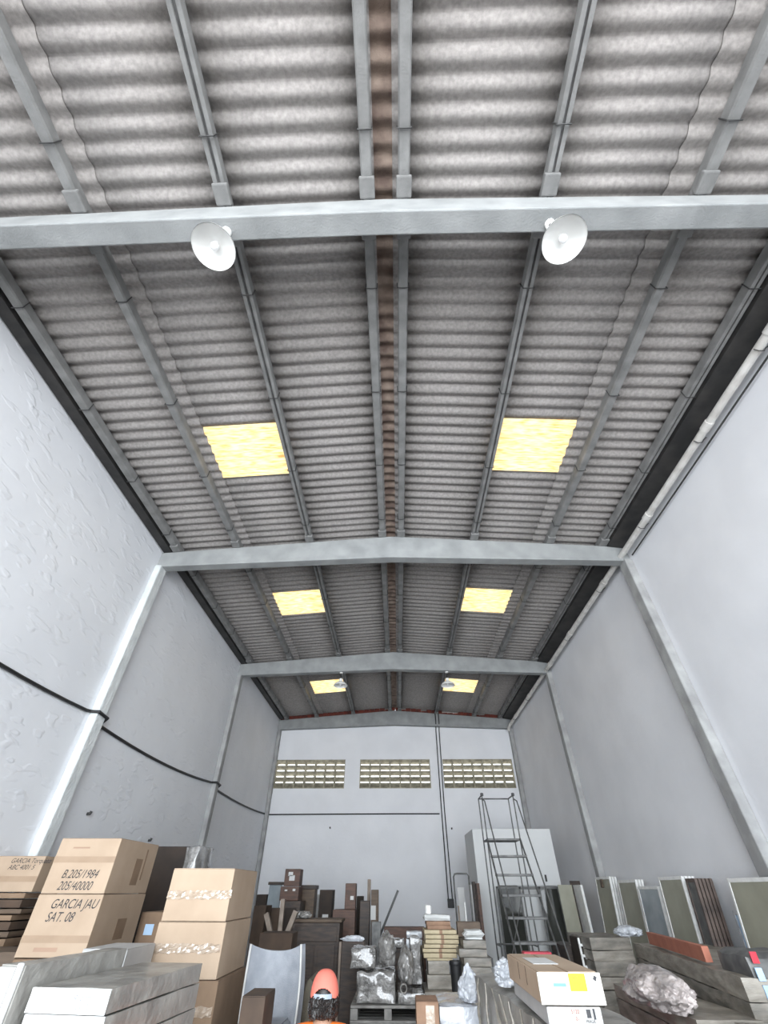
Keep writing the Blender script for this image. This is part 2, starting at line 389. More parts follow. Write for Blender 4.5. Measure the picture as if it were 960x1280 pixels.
# lamps under beams
def lamp(x, y, zrim, r, lab):
    root = thing('pendant_lamp', lab, 'lamp', (x, y, zrim), 0, 'white dish lamps under the beams')
    top = zbot(x) - zrim
    MB().lathe([(r, 0), (r*.985, .012), (r*.86, .05), (r*.55, .09), (.05, .12), (.045, .19), (0.001, .195)]).build('lamp_shade', M_lamp, root)
    MB().lathe([(r-.004, .001), (r*.97, .014), (r*.84, .045), (r*.53, .082), (.045, .105), (.001, .108)]).build('reflector', M_lamp, root)
    MB().lathe([(.001, .0), (.02, .004), (.033, .022), (.035, .045), (.024, .075), (.018, .10), (.018, .115)]).build('bulb', M_bulb, root)
    MB().tube([(0, 0, .19), (0, 0, top)], .012, 10).build('stem', M_wire, root)
    MB().lathe([(.001, top-.03), (.04, top-.03), (.045, top-.005), (.001, top-.002)]).build('ceiling_rose', M_lamp, root)
lamp(-1.5, 1.125, 6.2, .185, 'white dish lamp hanging from the nearest beam, left of the ridge')
lamp(1.48, 1.135, 6.17, .185, 'white dish lamp hanging from the nearest beam, right of the ridge')
lamp(-1.5, 11.76, 6.28, .19, 'small distant dish lamp under the third beam, left of the ridge')
lamp(1.45, 11.76, 6.27, .19, 'small distant dish lamp under the third beam, right of the ridge')

# cables
def cab(name, pts, r, mt, lab): return tag(MB().tube(pts, r, 8).build(name, mt), lab, 'cable')
def sagp(a, b, sag, n=8):
    a, b = Vector(a), Vector(b)
    return [tuple(a.lerp(b, i/n) + Vector((0, 0, -sag*4*(i/n)*(1-i/n)))) for i in range(n+1)]
XW = XL+.022
pts = sagp((XW, -.5, 4.2), (XW, 2.5, 4.05), .08)+sagp((XW, 2.6, 4.04), (XW, 6.2, 3.99), .06)+[(XW+.01, 6.28, 4.0), (XL+.145, 6.30, 4.0), (XL+.145, 6.56, 3.98), (XL+.03, 6.6, 3.9)]
pts += sagp((XW, 6.66, 3.9), (XW, 11.55, 3.99), .08, 10)+[(XL+.14, 11.62, 4.0), (XL+.145, 11.87, 3.98), (XW+.01, 11.93, 3.92)]+sagp((XW, 12, 3.91), (XW, 16.9, 3.98), .05, 8)
cab('wall_cable', pts, .022, M_black, 'thick black cable sagging along the left wall and over its columns')
cab('wall_cable', [(XL+.03, YB-.03, 3.98), (0, YB-.015, 4.0), (1.42, YB-.015, 4.0)], .018, M_black, 'thin black cable running level across the back wall')
cab('conduit', [(1.50, 16.94, 7.2), (1.50, 16.94, 6.75), (1.50, YB-.03, 6.55), (1.49, YB-.03, 4.2), (1.50, YB-.03, 1.9)], .017, M_black, 'left one of two black cables dropping down the back wall')
cab('conduit', [(1.62, 16.94, 7.2), (1.62, 16.94, 6.75), (1.62, YB-.03, 6.55), (1.59, YB-.03, 4.2), (1.62, YB-.03, 1.9)], .017, M_black, 'right one of two black cables dropping down the back wall')
tag(MB().box((1.47, YB-.07, 1.72), (1.66, YB-.001, 1.92), bev=.01).build('junction_box', M_black), 'black junction box at the foot of the two back wall cables', 'junction box')
for x, z, l in ((-2.2, 3.62, 'left'), (1.78, 3.60, 'right')):
    tag(MB().tube([(x, YB-.001, z), (x, YB-.05, z), (x, YB-.055, z+.03)], .022, 8).build('nail_mark', M_wire), 'small dark hook in the back wall, %s one of the two' % l, 'mark')  # small bent pegs added to stand for dark nail marks
for y, z, l in ((7.2, 2.9, 'nearer the camera, higher'), (9.3, 2.75, 'farther along, above the dark box')):
    tag(MB().tube([(XL+.001, y, z), (XL+.04, y, z), (XL+.05, y, z+.03)], .02, 8).build('nail_mark', M_wire), 'small dark hook in the left wall, %s' % l, 'mark')  # same added pegs for the nail marks of the left wall
#@@OBJECTS
# ------------------------------------------------------------------ goods
def put(text, size, parent, loc, mt, name='handwriting', rot=(R(90), 0, 0), shear=.35, sx=1, bold=.0):
    c = bpy.data.curves.new(name, 'FONT'); c.body = text; c.size = size; c.shear = shear; c.offset = bold; c.space_line = .95
    tmp = bpy.data.objects.new(name, c); me = bpy.data.meshes.new_from_object(tmp); bpy.data.objects.remove(tmp)
    me.materials.clear(); me.materials.append(mt)
    o = bpy.data.objects.new(name, me); COL.objects.link(o); o.parent = parent; o.location = loc; o.rotation_euler = rot; o.scale = (sx, 1, 1); return o

def carton(label, loc, w, d, h, mt=None, rz=0, tape=None, tape_h=.045, sidetape=True, flaps=True, group=None, cat='box', name='cardboard_box'):
    "loc = front left bottom corner; front faces -Y"
    mt = mt or M_kraft
    root = thing(name, label, cat, loc, rz, group)
    MB().box((0, 0, 0), (w, d, h-.004), bev=.006).build('box_body', mt, root)
    if flaps:
        MB().box((.002, .002, h-.004), (w-.002, d*.5-.003, h), bev=.001).box((.002, d*.5+.003, h-.004), (w-.002, d-.002, h), bev=.001).build('top_flaps', mt, root)
    if tape:
        for tz in (tape if isinstance(tape, (list, tuple)) else [tape]):
            MB().box((0, -.0012, h*tz-tape_h/2), (w, 0, h*tz+tape_h/2)).build('tape', M_tape, root)
    return root

def wrapped(name, label, loc, w, d, h, mt, rz=0, amp=.008, freq=9, cat='pack', res=.035, bev=.012, group=None, seed=0, root=None, part=None, taper=0):
    "box with dented, crinkled wrapping"
    bm = bmesh.new(); nx, ny, nz = [max(2, min(40, int(q/res))) for q in (w, d, h)]
    V = {}
    def vert(i, j, k):
        if (i, j, k) not in V:
            V[(i, j, k)] = bm.verts.new((w*i/nx, d*j/ny, h*k/nz))
        return V[(i, j, k)]
    for i in range(nx):
        for j in range(ny):
            for k in (0, nz): bm.faces.new([vert(i,j,k), vert(i+1,j,k), vert(i+1,j+1,k), vert(i,j+1,k)])
    for i in range(nx):
        for k in range(nz):
            for j in (0, ny): bm.faces.new([vert(i,j,k), vert(i+1,j,k), vert(i+1,j,k+1), vert(i,j,k+1)])
    for j in range(ny):
        for k in range(nz):
            for i in (0, nx): bm.faces.new([vert(i,j,k), vert(i,j+1,k), vert(i,j+1,k+1), vert(i,j,k+1)])
    for (i, j, k), v in V.items():
        p = v.co.copy(); q = (p+Vector((seed*3.1, seed*1.7, loc[0])))*freq
        n = Vector((noise.noise(q), noise.noise(q+Vector((9, 3, 1))), noise.noise(q+Vector((4, 8, 2)))))
        e = sum((i in (0, nx), j in (0, ny), k in (0, nz)))
        c = Vector((w/2, d/2, h/2))
        if e >= 2: v.co += (c-p).normalized()*bev
        if k == 0: n.z = abs(n.z)*.3
        v.co += n*amp
        if taper: v.co.x = w/2+(v.co.x-w/2)*(1-taper*p.z/h); v.co.y = d/2+(v.co.y-d/2)*(1-taper*p.z/h)
    mb = MB().bm(bm); mb.smooth = True
    if root is not None: return mb.build(part, mt, root, loc, rz)
    o = mb.build(name, mt, None, loc, rz); tag(o, label, cat, group); return o

def blob(name, label, loc, s, mt, amp=.35, freq=2.2, seed=0, cat='bag', sub=5, top=None, parent=None, rz=0):
    bm = bmesh.new(); bmesh.ops.create_icosphere(bm, subdivisions=sub, radius=1)
    for v in bm.verts:
        p = v.co.copy(); q = p*freq+Vector((seed*5.3, seed*2.1, 0))
        n = noise.noise(q)+.5*noise.noise(q*2.7)+.25*abs(noise.noise(q*6))
        v.co = p*(1+amp*n)
        if top and p.z > .3: k = (p.z-.3)/.7; v.co.x *= 1-top*k; v.co.y *= 1-top*k; v.co.z += .35*k
        v.co = Vector((v.co.x*s[0], v.co.y*s[1], max(v.co.z, -.72)*s[2]+.72*s[2]))
    mb = MB().bm(bm); mb.smooth = True
    o = mb.build(name, mt, parent, loc, rz)
    if label: tag(o, label, cat)
    return o

def front(u0, v0, u1, Y):
    "world front-left-top corner and width of a box face seen from u0 to u1 at row v0"
    a = at(u0, v0, Y=Y); b = at(u1, v0, Y=Y); return a.x, a.z, b.x-a.x
def zat(u, v, Y): return at(u, v, Y=Y).z

# --- left: the tall pair of cartons with handwriting, on two more of their kind
x0, zt, w = -3.20, 2.465, .575
h = .392; d = .84; Y = 5.0
g = 'tall pile of big handwritten cartons by the left wall'
c1 = carton('big kraft carton on top of the left wall pile, with two handwritten lines', (x0, Y, zt-h), w, d, h, M_kraft, tape=.60, group=g)
put('B.205/1984\n205/40000', .085, c1, (.13, -.002, .105), M_ink, sx=.85)
MB().box((.14, -.0015, .315), (.30, 0, .327)).build('print', M_fink, c1)
MB().box((w, .42, .06), (w+.0015, .56, .26)).box((w, .60, .10), (w+.0015, .63, .34)).build('print', M_kraft2, c1)
c2 = carton('big kraft carton directly under the topmost handwritten one, with lettering', (x0-.005, Y, zt-2*h-.004), w+.01, d, h, M_kraft, tape=.28, group=g)
put('GARCIA JAU\nSAT. 08', .088, c2, (.14, -.002, .30), M_ink, sx=.85)
MB().box((.14, -.0015, .035), (.34, 0, .06)).build('print', M_fink, c2)
MB().box((w+.01, .40, .08), (w+.0115, .58, .22)).build('print', M_kraft2, c2)
z = zt-2*h-.008; k = 0
nm = ['third carton down the handwritten pile', 'fourth carton down the handwritten pile', 'fifth carton down the handwritten pile', 'lowest carton of the handwritten pile standing on the floor']
hh = z/4
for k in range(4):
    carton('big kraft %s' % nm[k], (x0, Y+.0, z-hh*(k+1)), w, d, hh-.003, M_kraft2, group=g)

# far left carton with handwriting over flattened cartons
g2 = 'flattened cartons stacked in the far left corner'
x1 = at(58, 1070, Y=5.75).x; zt = at(58, 1070, Y=5.75).z; zb = at(40, 1115, Y=5.75).z
c = carton('kraft carton with two handwritten lines on the far left pile of flattened cartons', (-4.36, 5.75, zb), x1+4.36, .5, zt-zb, M_kraft, tape=.35)
put('GARCIA Torquato\nABC 4001 5', .056, c, (.22, -.002, (zt-zb)*.80), M_ink, sx=1.0)
zc = zb-.002; rr = random.Random(3)
on = ['topmost', 'second', 'third', 'fourth', 'fifth', 'sixth', 'seventh', 'eighth', 'ninth', 'tenth']
for k in range(10):
    th = rr.choice((.045, .05, .06, .07)); dx = rr.uniform(-.08, .03) - (zb-zc)*.12
    wrapped('flattened_carton', '%s flattened carton%s under the far left handwritten carton' % (on[k], '' if k == 0 else ' from the top'), (-4.34, 5.75+rr.uniform(0, .05), zc-th+.003), x1+4.30+dx, .55, th-.010, (M_kraft2, M_dkraft, M_bwood)[k % 3], amp=.004, freq=7, cat='cardboard', res=.06, bev=.006, group=g2, seed=k)
    zc -= th
wrapped('cardboard_bale', 'brown cardboard bale under the flattened cartons in the far left', (-4.34, 5.78, 0), x1+4.1, .5, zc-.002, M_bwood, amp=.01, cat='bale', res=.1)
zt = zat(24, 1186, 5.25)
o = wrapped('cardboard_bundle', 'dusty brown folded bundle in front of the far left flattened cartons', (-4.36, 5.1, 0), at(24, 1186, Y=5.1).x+4.36, .45, zt, M_bwood, amp=.01, cat='bundle', res=.1)

# dark box with clear film behind, and small labelled carton between the piles
a = at(190, 1058, Y=7.0)
c = carton('near-black carton with crinkled film, behind the two carton piles', (a.x, 7.0, 0), at(236, 1060, Y=7.0).x-a.x, .8, a.z, M_black_card, flaps=True)
b = at(236, 1064, Y=6.98)
wrapped('', None, (b.x-a.x-.03, -.03, a.z-.75), .16, .6, .76, M_film, amp=.03, freq=6, root=c, part='plastic_film', res=.05)
a = at(178, 1140, Y=6.0); b = at(208, 1140, Y=6.0)
c = carton('small brown carton with a white sticker, between the two carton piles', (a.x, 6.0, 0), b.x-a.x, .5, a.z, M_kraft2, flaps=True)
MB().box((.07, -.0015, a.z-.17), (.16, 0, a.z-.09)).build('sticker', M_lblue, c)
a = at(104, 1186, Y=4.1); b = at(160, 1186, Y=4.1)
c = carton('low pale carton squeezed between the big carton piles', (a.x, 4.1, 0), b.x-a.x, .45, a.z, M_palegrey)

# --- second pile of cartons, clear tape
g = 'pile of taped cartons left of the grey chair'
Y = 4.6; xa, zt, w = front(218, 1085, 294, Y); d = .76
zs = [zt, zat(210, 1152, Y), zat(200, 1225, Y), zat(200, 1225, Y)-.32]
nm = ['topmost taped kraft carton of the pile left of the grey chair', 'second taped kraft carton from the top, left of the grey chair', 'third taped kraft carton from the top, left of the grey chair']
off = [0, -.012, .01]
def crinkle(root, x0, x1, z, s=1, hh=.05):
    bm = bmesh.new(); n = 26; mm = 5; rows = []
    rr = random.Random(s)
    for j in range(mm+1):
        rows.append([bm.verts.new((x0+(x1-x0)*i/n, -.002-.007*rr.random(), z+hh*(j/mm-.5)+.006*rr.uniform(-1, 1))) for i in range(n+1)])
    for j in range(mm):
        for i in range(n): bm.faces.new([rows[j][i], rows[j][i+1], rows[j+1][i+1], rows[j+1][i]])
    mb = MB().bm(bm); o = mb.build('clear_tape', M_ctape, root); return o
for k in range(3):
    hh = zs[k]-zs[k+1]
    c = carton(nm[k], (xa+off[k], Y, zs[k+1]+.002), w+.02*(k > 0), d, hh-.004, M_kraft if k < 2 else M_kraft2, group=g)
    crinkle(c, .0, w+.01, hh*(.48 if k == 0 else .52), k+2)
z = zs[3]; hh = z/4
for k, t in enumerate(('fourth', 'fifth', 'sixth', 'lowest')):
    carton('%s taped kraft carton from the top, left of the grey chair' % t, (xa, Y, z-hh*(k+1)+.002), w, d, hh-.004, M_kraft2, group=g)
# carton scraps beside the chair
a = at(262, 1262, Y=4.0)
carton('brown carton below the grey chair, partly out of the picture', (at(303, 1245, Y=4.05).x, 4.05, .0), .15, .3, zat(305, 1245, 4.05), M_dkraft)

# --- white flat packs in the left foreground
g = 'white flat packs in the left foreground'
Y = 2.9; xa, zt, w = front(42, 1233, 146, Y); L = .93; rz = R(-6)
th = [.082, .10, .10, .10]; z = zt
labs = ['white flat pack in the left foreground, blue scribble on its end', 'white flat pack directly under the blue-scribbled one', 'third white flat pack from the top in the left foreground', 'lowest white flat pack in the left foreground']
for k in range(4):
    z -= th[k]
    root = thing('flat_pack', labs[k], 'flat pack', (xa+.006*k, Y+.004*k, z), rz, g)
    MB().box((0, 0, .001), (w, .006, th[k]-.002), bev=.003).build('end_panel', M_white if k < 2 else M_whitepack, root)
    wrapped('', None, (.001, .007, .001), w-.002, L, th[k]-.003, M_greypack, amp=.004, freq=6, root=root, part='grey_wrap', res=.05, bev=.004, seed=k)
    if k == 0:
        put('Ano/ml', .03, root, (w*.55, -.002, .042), M_blueink, shear=.5); put('oss 30', .026, root, (w*.62, -.002, .016), M_blueink, shear=.5)
    MB().box((0, -.0012, th[k]-.012), (w, 0, th[k]-.004)).build('edge_tape', M_palegrey, root)
root = thing('crate', 'plain wooden crate carrying the white flat packs', 'crate', (xa-.0, Y+.02, 0), rz)
MB().box((0, 0, 0), (w, .9, z-.002), bev=.008).build('body', M_bwood, root)
for k in range(5):
    MB().box((-.012, -.012, z*k/5+.02), (w+.012, 0, z*(k+1)/5-.03), bev=.004).build('slat', M_pallet, root)
# slab on edge beside them
a = at(8, 1209, Y=2.86); b = at(40, 1203, Y=2.86)
root = thing('flat_pack', 'white ended flat pack standing on edge at the far left foreground', 'flat pack', (b.x-.150, 2.86, 0), R(-7))
zt2 = b.z
MB().box((0, 0, 0), (.088, .012, zt2-.015), bev=.008).box((.095, -.004, 0), (.125, .012, zt2), bev=.008).build('end_panel', M_white, root)
wrapped('', None, (.002, .013, .0), .128, .80, zt2-.004, M_greypack, amp=.004, freq=6, root=root, part='grey_wrap', res=.06, bev=.006, seed=9)

# --- grey upholstered chair standing high on a carton
def chair_shell(w, h, depth, curve, n=24, mrow=20, th=.05, wing=.12):
    bm = bmesh.new(); F = []; B = []
    for j in range(mrow+1):
        t = j/mrow; z = h*t; fr = []; br = []
        for i in range(n+1):
            s = 2*i/n-1
            y = depth*(1-s*s)*1.0 + .03*math.sin(t*3)
            zz = z + (wing*(abs(s)**2.2) if j == mrow else wing*(abs(s)**2.2)*t)
            ww = w*(.5+.03*math.sin(t*3.2))
            fr.append(bm.verts.new((s*ww, y-.0, zz)))
            nrm = Vector((s*.6, 1, 0)).normalized()
            br.append(bm.verts.new((s*ww+nrm.x*th, y+nrm.y*th+.05*(1-t), zz)))
        F.append(fr); B.append(br)
    for j in range(mrow):
        for i in range(n):
            bm.faces.new([F[j][i], F[j][i+1], F[j+1][i+1], F[j+1][i]]); bm.faces.new([B[j][i+1], B[j][i], B[j+1][i], B[j+1][i+1]])
        for q in (0, n): bm.faces.new([F[j][q], F[j+1][q], B[j+1][q], B[j][q]])
    for i in range(n):
        for q in (0, mrow): bm.faces.new([F[q][i], F[q][i+1], B[q][i+1], B[q][i]])
    mb = MB().bm(bm); mb.smooth = True; return mb
Y = 4.75
a = at(314, 1180, Y=Y); b = at(377, 1176, Y=Y); zs_ = zat(345, 1270, Y); cx = (a.x+b.x)/2; wc = b.x-a.x
zseat = zs_
root = thing('armchair', 'light grey upholstered chair with curved winged back, raised beside the cartons', 'chair', (cx, Y, zseat-.40), 0)
chair_shell(wc, a.z-zseat+.40-.28-.045, .10, 0, wing=.045).build('backrest', M_fabric, root, (0, 0, .28))
w = MB(); hh_ = a.z-zseat+.12-.045
rim = [(wc*(.5+.03*math.sin(t*3.2))*1.0, .03*math.sin(t*3)-.006, .28+t*(hh_+.045)) for t in [k/12 for k in range(13)]]
w.tube(rim, .008, 8).build('piping', M_piping, root); MB().tube([(-x, y, z) for x, y, z in rim], .008, 8).build('piping', M_piping, root)
wrapped('', None, (-wc*.42, -.30, .27), wc*.84, .36, .12, M_fabric, amp=.006, freq=5, root=root, part='seat_cushion', bev=.03, res=.02)
MB().box((-wc*.5, -.28, .10), (wc*.5, .16, .27), bev=.03).build('seat_frame', M_fabric, root)
for sx in (-1, 1):
    for yy in (-.25, .13): MB().tube([(sx*wc*.42, yy, .12), (sx*wc*.45, yy, 0)], [.02, .012], 10).build('leg', M_dwood, root)
carton('brown carton supporting the light grey chair', (cx-.22, Y-.33, 0), .38, .50, zseat-.402, M_kraft2)
# brown chair turned away to its right
a = at(372, 1236, Y=4.9); b = at(387, 1236, Y=4.9)
root = thing('padded_chair', 'olive brown padded chair back just right of the light grey chair', 'chair', ((a.x+b.x)/2+.02, 5.05, 0))
ww = (b.x-a.x)/2
prof = [(-ww, .5), (ww, .5), (ww, a.z-.12)]+[(ww*math.cos(t), a.z-.12+.16*math.sin(t)) for t in [k*math.pi/8 for k in range(1, 8)]]+[(-ww, a.z-.12)]
w = MB().prism(prof, 0, .45, ax=1); o = w.build('backrest', M_ofab, root); md = o.modifiers.new('b', 'BEVEL'); md.width = .02; md.segments = 3
MB().box((-ww, -.05, .35), (ww, .45, .5), bev=.03).build('seat', M_ofab, root)
for sx in (-1, 1):
    for yy in (0, .4): MB().box((sx*ww*.7-.015, yy, 0), (sx*ww*.7+.015, yy+.03, .36), bev=.004).build('leg', M_dwood, root)

# --- person
def person():
    px_, py_ = -.505, 4.25
    root = thing('person', 'person seen from behind in backwards salmon cap and orange shirt', 'person', (px_, py_, 0)); root.scale = (1, 1, 1)
    J = {}; V = []; E_ = []; RR = []
    def v(p, r, par=None):
        V.append(p); RR.append(r)
        if par is not None: E_.append((par, len(V)-1))
        return len(V)-1
    pel = v((0, 0, .93), (.155, .105)); sp_ = v((0, .01, 1.08), (.14, .10), pel); ch = v((0, .0, 1.25), (.165, .11), sp_)
    uc = v((0, -.005, 1.37), (.13, .085), ch); nk = v((0, 0, 1.45), (.06, .06), uc); hd0 = v((0, .015, 1.50), (.062, .066), nk)
    for s in (-1, 1):
        sh = v((s*.155, 0, 1.365), (.062, .06), uc); el = v((s*.23, .01, 1.09), (.043, .043), sh); wr = v((s*.235, .10, .87), (.029, .029), el); v((s*.23, .13, .80), (.035, .022), wr)
        hp = v((s*.095, 0, .86), (.092, .095), pel); kn = v((s*.11, .02, .49), (.062, .062), hp); an = v((s*.115, -.02, .10), (.042, .045), kn)
    me = bpy.data.meshes.new('body'); me.from_pydata(V, E_, []); o = bpy.data.objects.new('body', me); COL.objects.link(o)
    o.parent = root
    md = o.modifiers.new('skin', 'SKIN'); md.use_smooth_shade = True
    for i, r in enumerate(RR): me.skin_vertices[0].data[i].radius = r
    me.skin_vertices[0].data[0].use_root = True
    sb = o.modifiers.new('sub', 'SUBSURF'); sb.levels = 2; sb.render_levels = 2
    me.materials.append(M_skin)
    # head
    bm = bmesh.new(); bmesh.ops.create_uvsphere(bm, u_segments=28, v_segments=20, radius=1)
    for vv in bm.verts:
        p = vv.co; x, y, z = p
        k = 1 - .22*max(0, -z)**1.5*(1 if y > -.2 else .6)
        nx = x*.076*k; ny = y*.096*(1-.12*max(0, -z)); nz = z*.118
        if abs(x) < .16 and y > .85 and -.35 < z < .12: ny += .022*(1-abs(z+.15)/.3)      # nose
        if abs(abs(x)-.38) < .13 and y > .7 and .0 < z < .22: ny -= .008                  # eye sockets
        vv.co = Vector((nx, ny, nz))
    hb = MB().bm(bm); hb.smooth = True; o2 = hb.build('head', M_skin, root, (0, .02, 1.572))
    for s in (-1, 1):
        MB().lathe([(.001, .006), (.010, .004), (.013, 0), (.010, -.004), (.001, -.006)], seg=16).build('eye', M_white, o2, (s*.03, .083, .012))
        e = MB().lathe([(.001, .012), (.014, .010), (.022, .002), (.018, -.008), (.001, -.010)], seg=18).build('ear', M_skin, o2, (s*.077, -.005, -.015)); e.rotation_euler = (0, s*R(80), 0); e.scale = (1.4, .8, 1)
    MB().tube([(-.022, .083, -.058), (0, .090, -.061), (.022, .083, -.058)], [.003, .006, .003], 8).build('mouth', M_pink, o2)
    # hair: curls below the cap
    w = MB(); rn = random.Random(5)
    for i in range(300):
        t = rn.uniform(math.pi*.98, math.pi*2.02); z = rn.uniform(-.062, .012)
        rad_ = 1.03 if z > -.04 else 1.03-(-.04-z)*3
        c = Vector((math.cos(t)*.080*rad_, math.sin(t)*.098*rad_, z)); r = rn.uniform(.010, .019); n = Vector((math.cos(t), math.sin(t), rn.uniform(-.6, .3))).normalized()
        sd = n.orthogonal().normalized(); tt = n.cross(sd)
        pts = [c + sd*math.cos(a)*r + tt*math.sin(a)*r + n*.006*a/2 for a in [k*.9 for k in range(8)]]
        w.tube(pts, .0036, 5)
    hcap = bmesh.new(); bmesh.ops.create_uvsphere(hcap, u_segments=20, v_segments=14, radius=1)
    bmesh.ops.bisect_plane(hcap, geom=hcap.verts[:]+hcap.edges[:]+hcap.faces[:], plane_co=(0, .15, 0), plane_no=(0, 1, -.15), clear_outer=True)
    for vv in hcap.verts: vv.co = Vector((vv.co.x*.086, vv.co.y*.106, vv.co.z*.118+.004))
    w.bm(hcap); w.smooth = True; w.build('hair', M_hair, root, (0, .02, 1.557))
    # cap: dome with arched opening at the back, strap, brim forward
    A, B_, H = .094, .112, .128
    z0 = 1.569; cy = .015
    vs = []; fs = []; nu, nv = 120, 48
    for j in range(nv+1):
        ph = j/nv*math.pi/2
        for i in range(nu):
            t = 2*math.pi*i/nu
            kx = math.cos(ph)**.8 if j < nv else 0.0
            vs.append((A*kx*math.cos(t), cy+B_*kx*math.sin(t), z0+H*math.sin(ph)*(1.0)))
    def hole(i, j):
        t = 2*math.pi*(i+.5)/nu; s = (t-1.5*math.pi); 
        xx = math.sin(s)*A; zz = H*math.sin((j+.5)/nv*math.pi/2)
        return abs(s) < 1.2 and (xx/.064)**2+(zz/.050)**2 < 1
    for j in range(nv):
        for i in range(nu):
            if hole(i, j): continue
            fs.append([j*nu+i, j*nu+(i+1) % nu, (j+1)*nu+(i+1) % nu, (j+1)*nu+i])
    mb = MB().poly(vs, fs); mb.smooth = True; capo = mb.build('cap', M_cap, root)
    md = capo.modifiers.new('s', 'SOLIDIFY'); md.thickness = .004
    sp2 = MB(); pts = []
    vs = []; fs = []
    ts = [R(270)+R(q) for q in range(-38, 39, 4)]
    for t in ts:
        for zz in (.002, .024): vs.append(((A+.003)*math.cos(t), cy+(B_+.003)*math.sin(t), z0+.0+zz))
    for i in range(len(ts)-1): fs.append([2*i, 2*i+2, 2*i+3, 2*i+1])
    so = sp2.poly(vs, fs).build('strap', M_strap, capo); md = so.modifiers.new('s', 'SOLIDIFY'); md.thickness = .004
    vs = []; fs = []; n = 16
    for i in range(n+1):
        t = R(25)+R(130)*i/n
        vs.append((A*math.cos(t), cy+B_*math.sin(t), z0+.004)); vs.append((A*.85*math.cos(t), cy+B_*math.sin(t)+.075*math.sin((t-R(25))/R(130)*math.pi), z0-.012))
    for i in range(n): fs.append([2*i, 2*i+1, 2*i+3, 2*i+2])
    bo = MB().poly(vs, fs).build('brim', M_cap, capo); md = bo.modifiers.new('s', 'SOLIDIFY'); md.thickness = .004
    # clothes as skinned shells
    def shell(name, mt, verts, edges, rad, cutz=None):
        me = bpy.data.meshes.new(name); me.from_pydata(verts, edges, []); o = bpy.data.objects.new(name, me); COL.objects.link(o); o.parent = root
        md = o.modifiers.new('skin', 'SKIN'); md.use_smooth_shade = True
        for i, r in enumerate(rad): me.skin_vertices[0].data[i].radius = r
        me.skin_vertices[0].data[0].use_root = True
        sb = o.modifiers.new('sub', 'SUBSURF'); sb.levels = 2; sb.render_levels = 2
        me.materials.append(mt); return o
    shell('shirt', M_shirt, [(0,0,1.0),(0,.01,1.12),(0,0,1.27),(0,-.005,1.40),(0,0,1.478),(-.165,0,1.39),(-.215,.005,1.19),(.165,0,1.39),(.215,.005,1.19),(0,0,.86)],
          [(0,1),(1,2),(2,3),(3,4),(3,5),(5,6),(3,7),(7,8),(0,9)], [(.165,.12),(.158,.118),(.182,.128),(.145,.098),(.078,.078),(.078,.076),(.075,.075),(.078,.076),(.075,.075),(.175,.125)])
    shell('trousers', M_trouser, [(0,0,.93)]+[(s*.095,0,.85) for s in (-1,1)]+[(s*.11,.02,.49) for s in (-1,1)]+[(s*.115,-.01,.09) for s in (-1,1)],
          [(0,1),(0,2),(1,3),(2,4),(3,5),(4,6)], [(.165,.115),(.10,.105),(.10,.105),(.078,.08),(.078,.08),(.065,.07),(.065,.07)])
    for s in (-1, 1):
        MB().box((s*.115-.048, -.08, 0), (s*.115+.048, .19, .085), bev=.035).build('shoe', M_shoe, root)
        for f in range(5):   # hands: palm comes with the body, fingers curl slightly
            fx = s*.23; fy = .115+.012*(f-2) if f else .10; ln = (.05, .068, .075, .07, .055)[f]
            if f == 0: p = [(fx, .105, .82), (fx-s*.012, .085, .80), (fx-s*.018, .075, .775)]
            else: p = [(fx, .12+.019*(f-2.5), .80), (fx-s*.004, .125+.019*(f-2.5), .80-ln*.5), (fx-s*.014, .128+.019*(f-2.5), .80-ln)]
            MB().tube(p, [.0095, .0085, .006], 8).build('finger', M_skin, root)
person()

# --- heap of dark furniture and cartons in front of the back wall
def post(label, u0, v0, u1, Y, d, mt, vb=None, name='cardboard_box', cat='box', sticker=None, stcol=None, doors=False, lid=None, group=None, flaps=False, zb=None):
    "upright box whose front shows from u0 to u1 at row v0; stands on the floor or, with vb, ends there"
    a = at(u0, v0, Y=Y); b = at(u1, v0, Y=Y)
    z0 = zb if zb is not None else (zat((u0+u1)/2, vb, Y) if vb else 0)
    w = b.x-a.x; h = a.z-z0-.002
    root = thing(name, label, cat, (a.x, Y, z0+.001), 0, group)
    MB().box((0, 0, 0), (w, d, h), bev=.01).build('body', mt, root)
    if flaps: MB().box((-.01, -.01, h), (w+.01, d+.01, h+.012), bev=.004).build('top', mt, root)
    if lid: MB().box((-.02, -.02, h-.02), (w+.02, d+.02, h+.05), bev=.008).build('lid', lid, root)
    if sticker:
        for (su0, sv0, su1, sv1) in (sticker if isinstance(sticker, list) else [sticker]):
            p = at(su0, sv0, Y=Y); q = at(su1, sv1, Y=Y)
            MB().box((p.x-a.x, -.004, q.z-z0), (q.x-a.x, 0, p.z-z0)).build('sticker', stcol or M_white, root)
    return root, a.x, z0, w, h
Yb = 12.0
post('small dark box at the far left end of the furniture heap', 321, 1118, 334, Yb+.6, .4, M_black_card)
r_, ax, z0, w, h = post('tall white panel with a dark top rail in the furniture heap', 337, 1106, 352, 12.2, .08, M_mirblue, name='panel', cat='panel')
MB().box((-.03, -.03, h), (w+.06, .10, h+.05), bev=.01).build('top_rail', M_dwood, r_)
_, ax, z0, w, h = post('dark wardrobe under the tallest brown box of the heap', 353, 1126, 376, 11.6, .6, M_dwood, name='wardrobe', cat='wardrobe')
MB().box((w*.2, -.012, h-1.4), (w*.8, 0, h-.1), bev=.004).build('door', M_black_card, _)  # near-black panel stands in for the shaded gap below the boxes
zz = h+.004
post('brown carton below the tallest box of the heap', 351, 1108, 374, 11.6, .45, M_mwood, zb=zz, sticker=[(356,1112,359,1114),(366,1111,369,1114)])
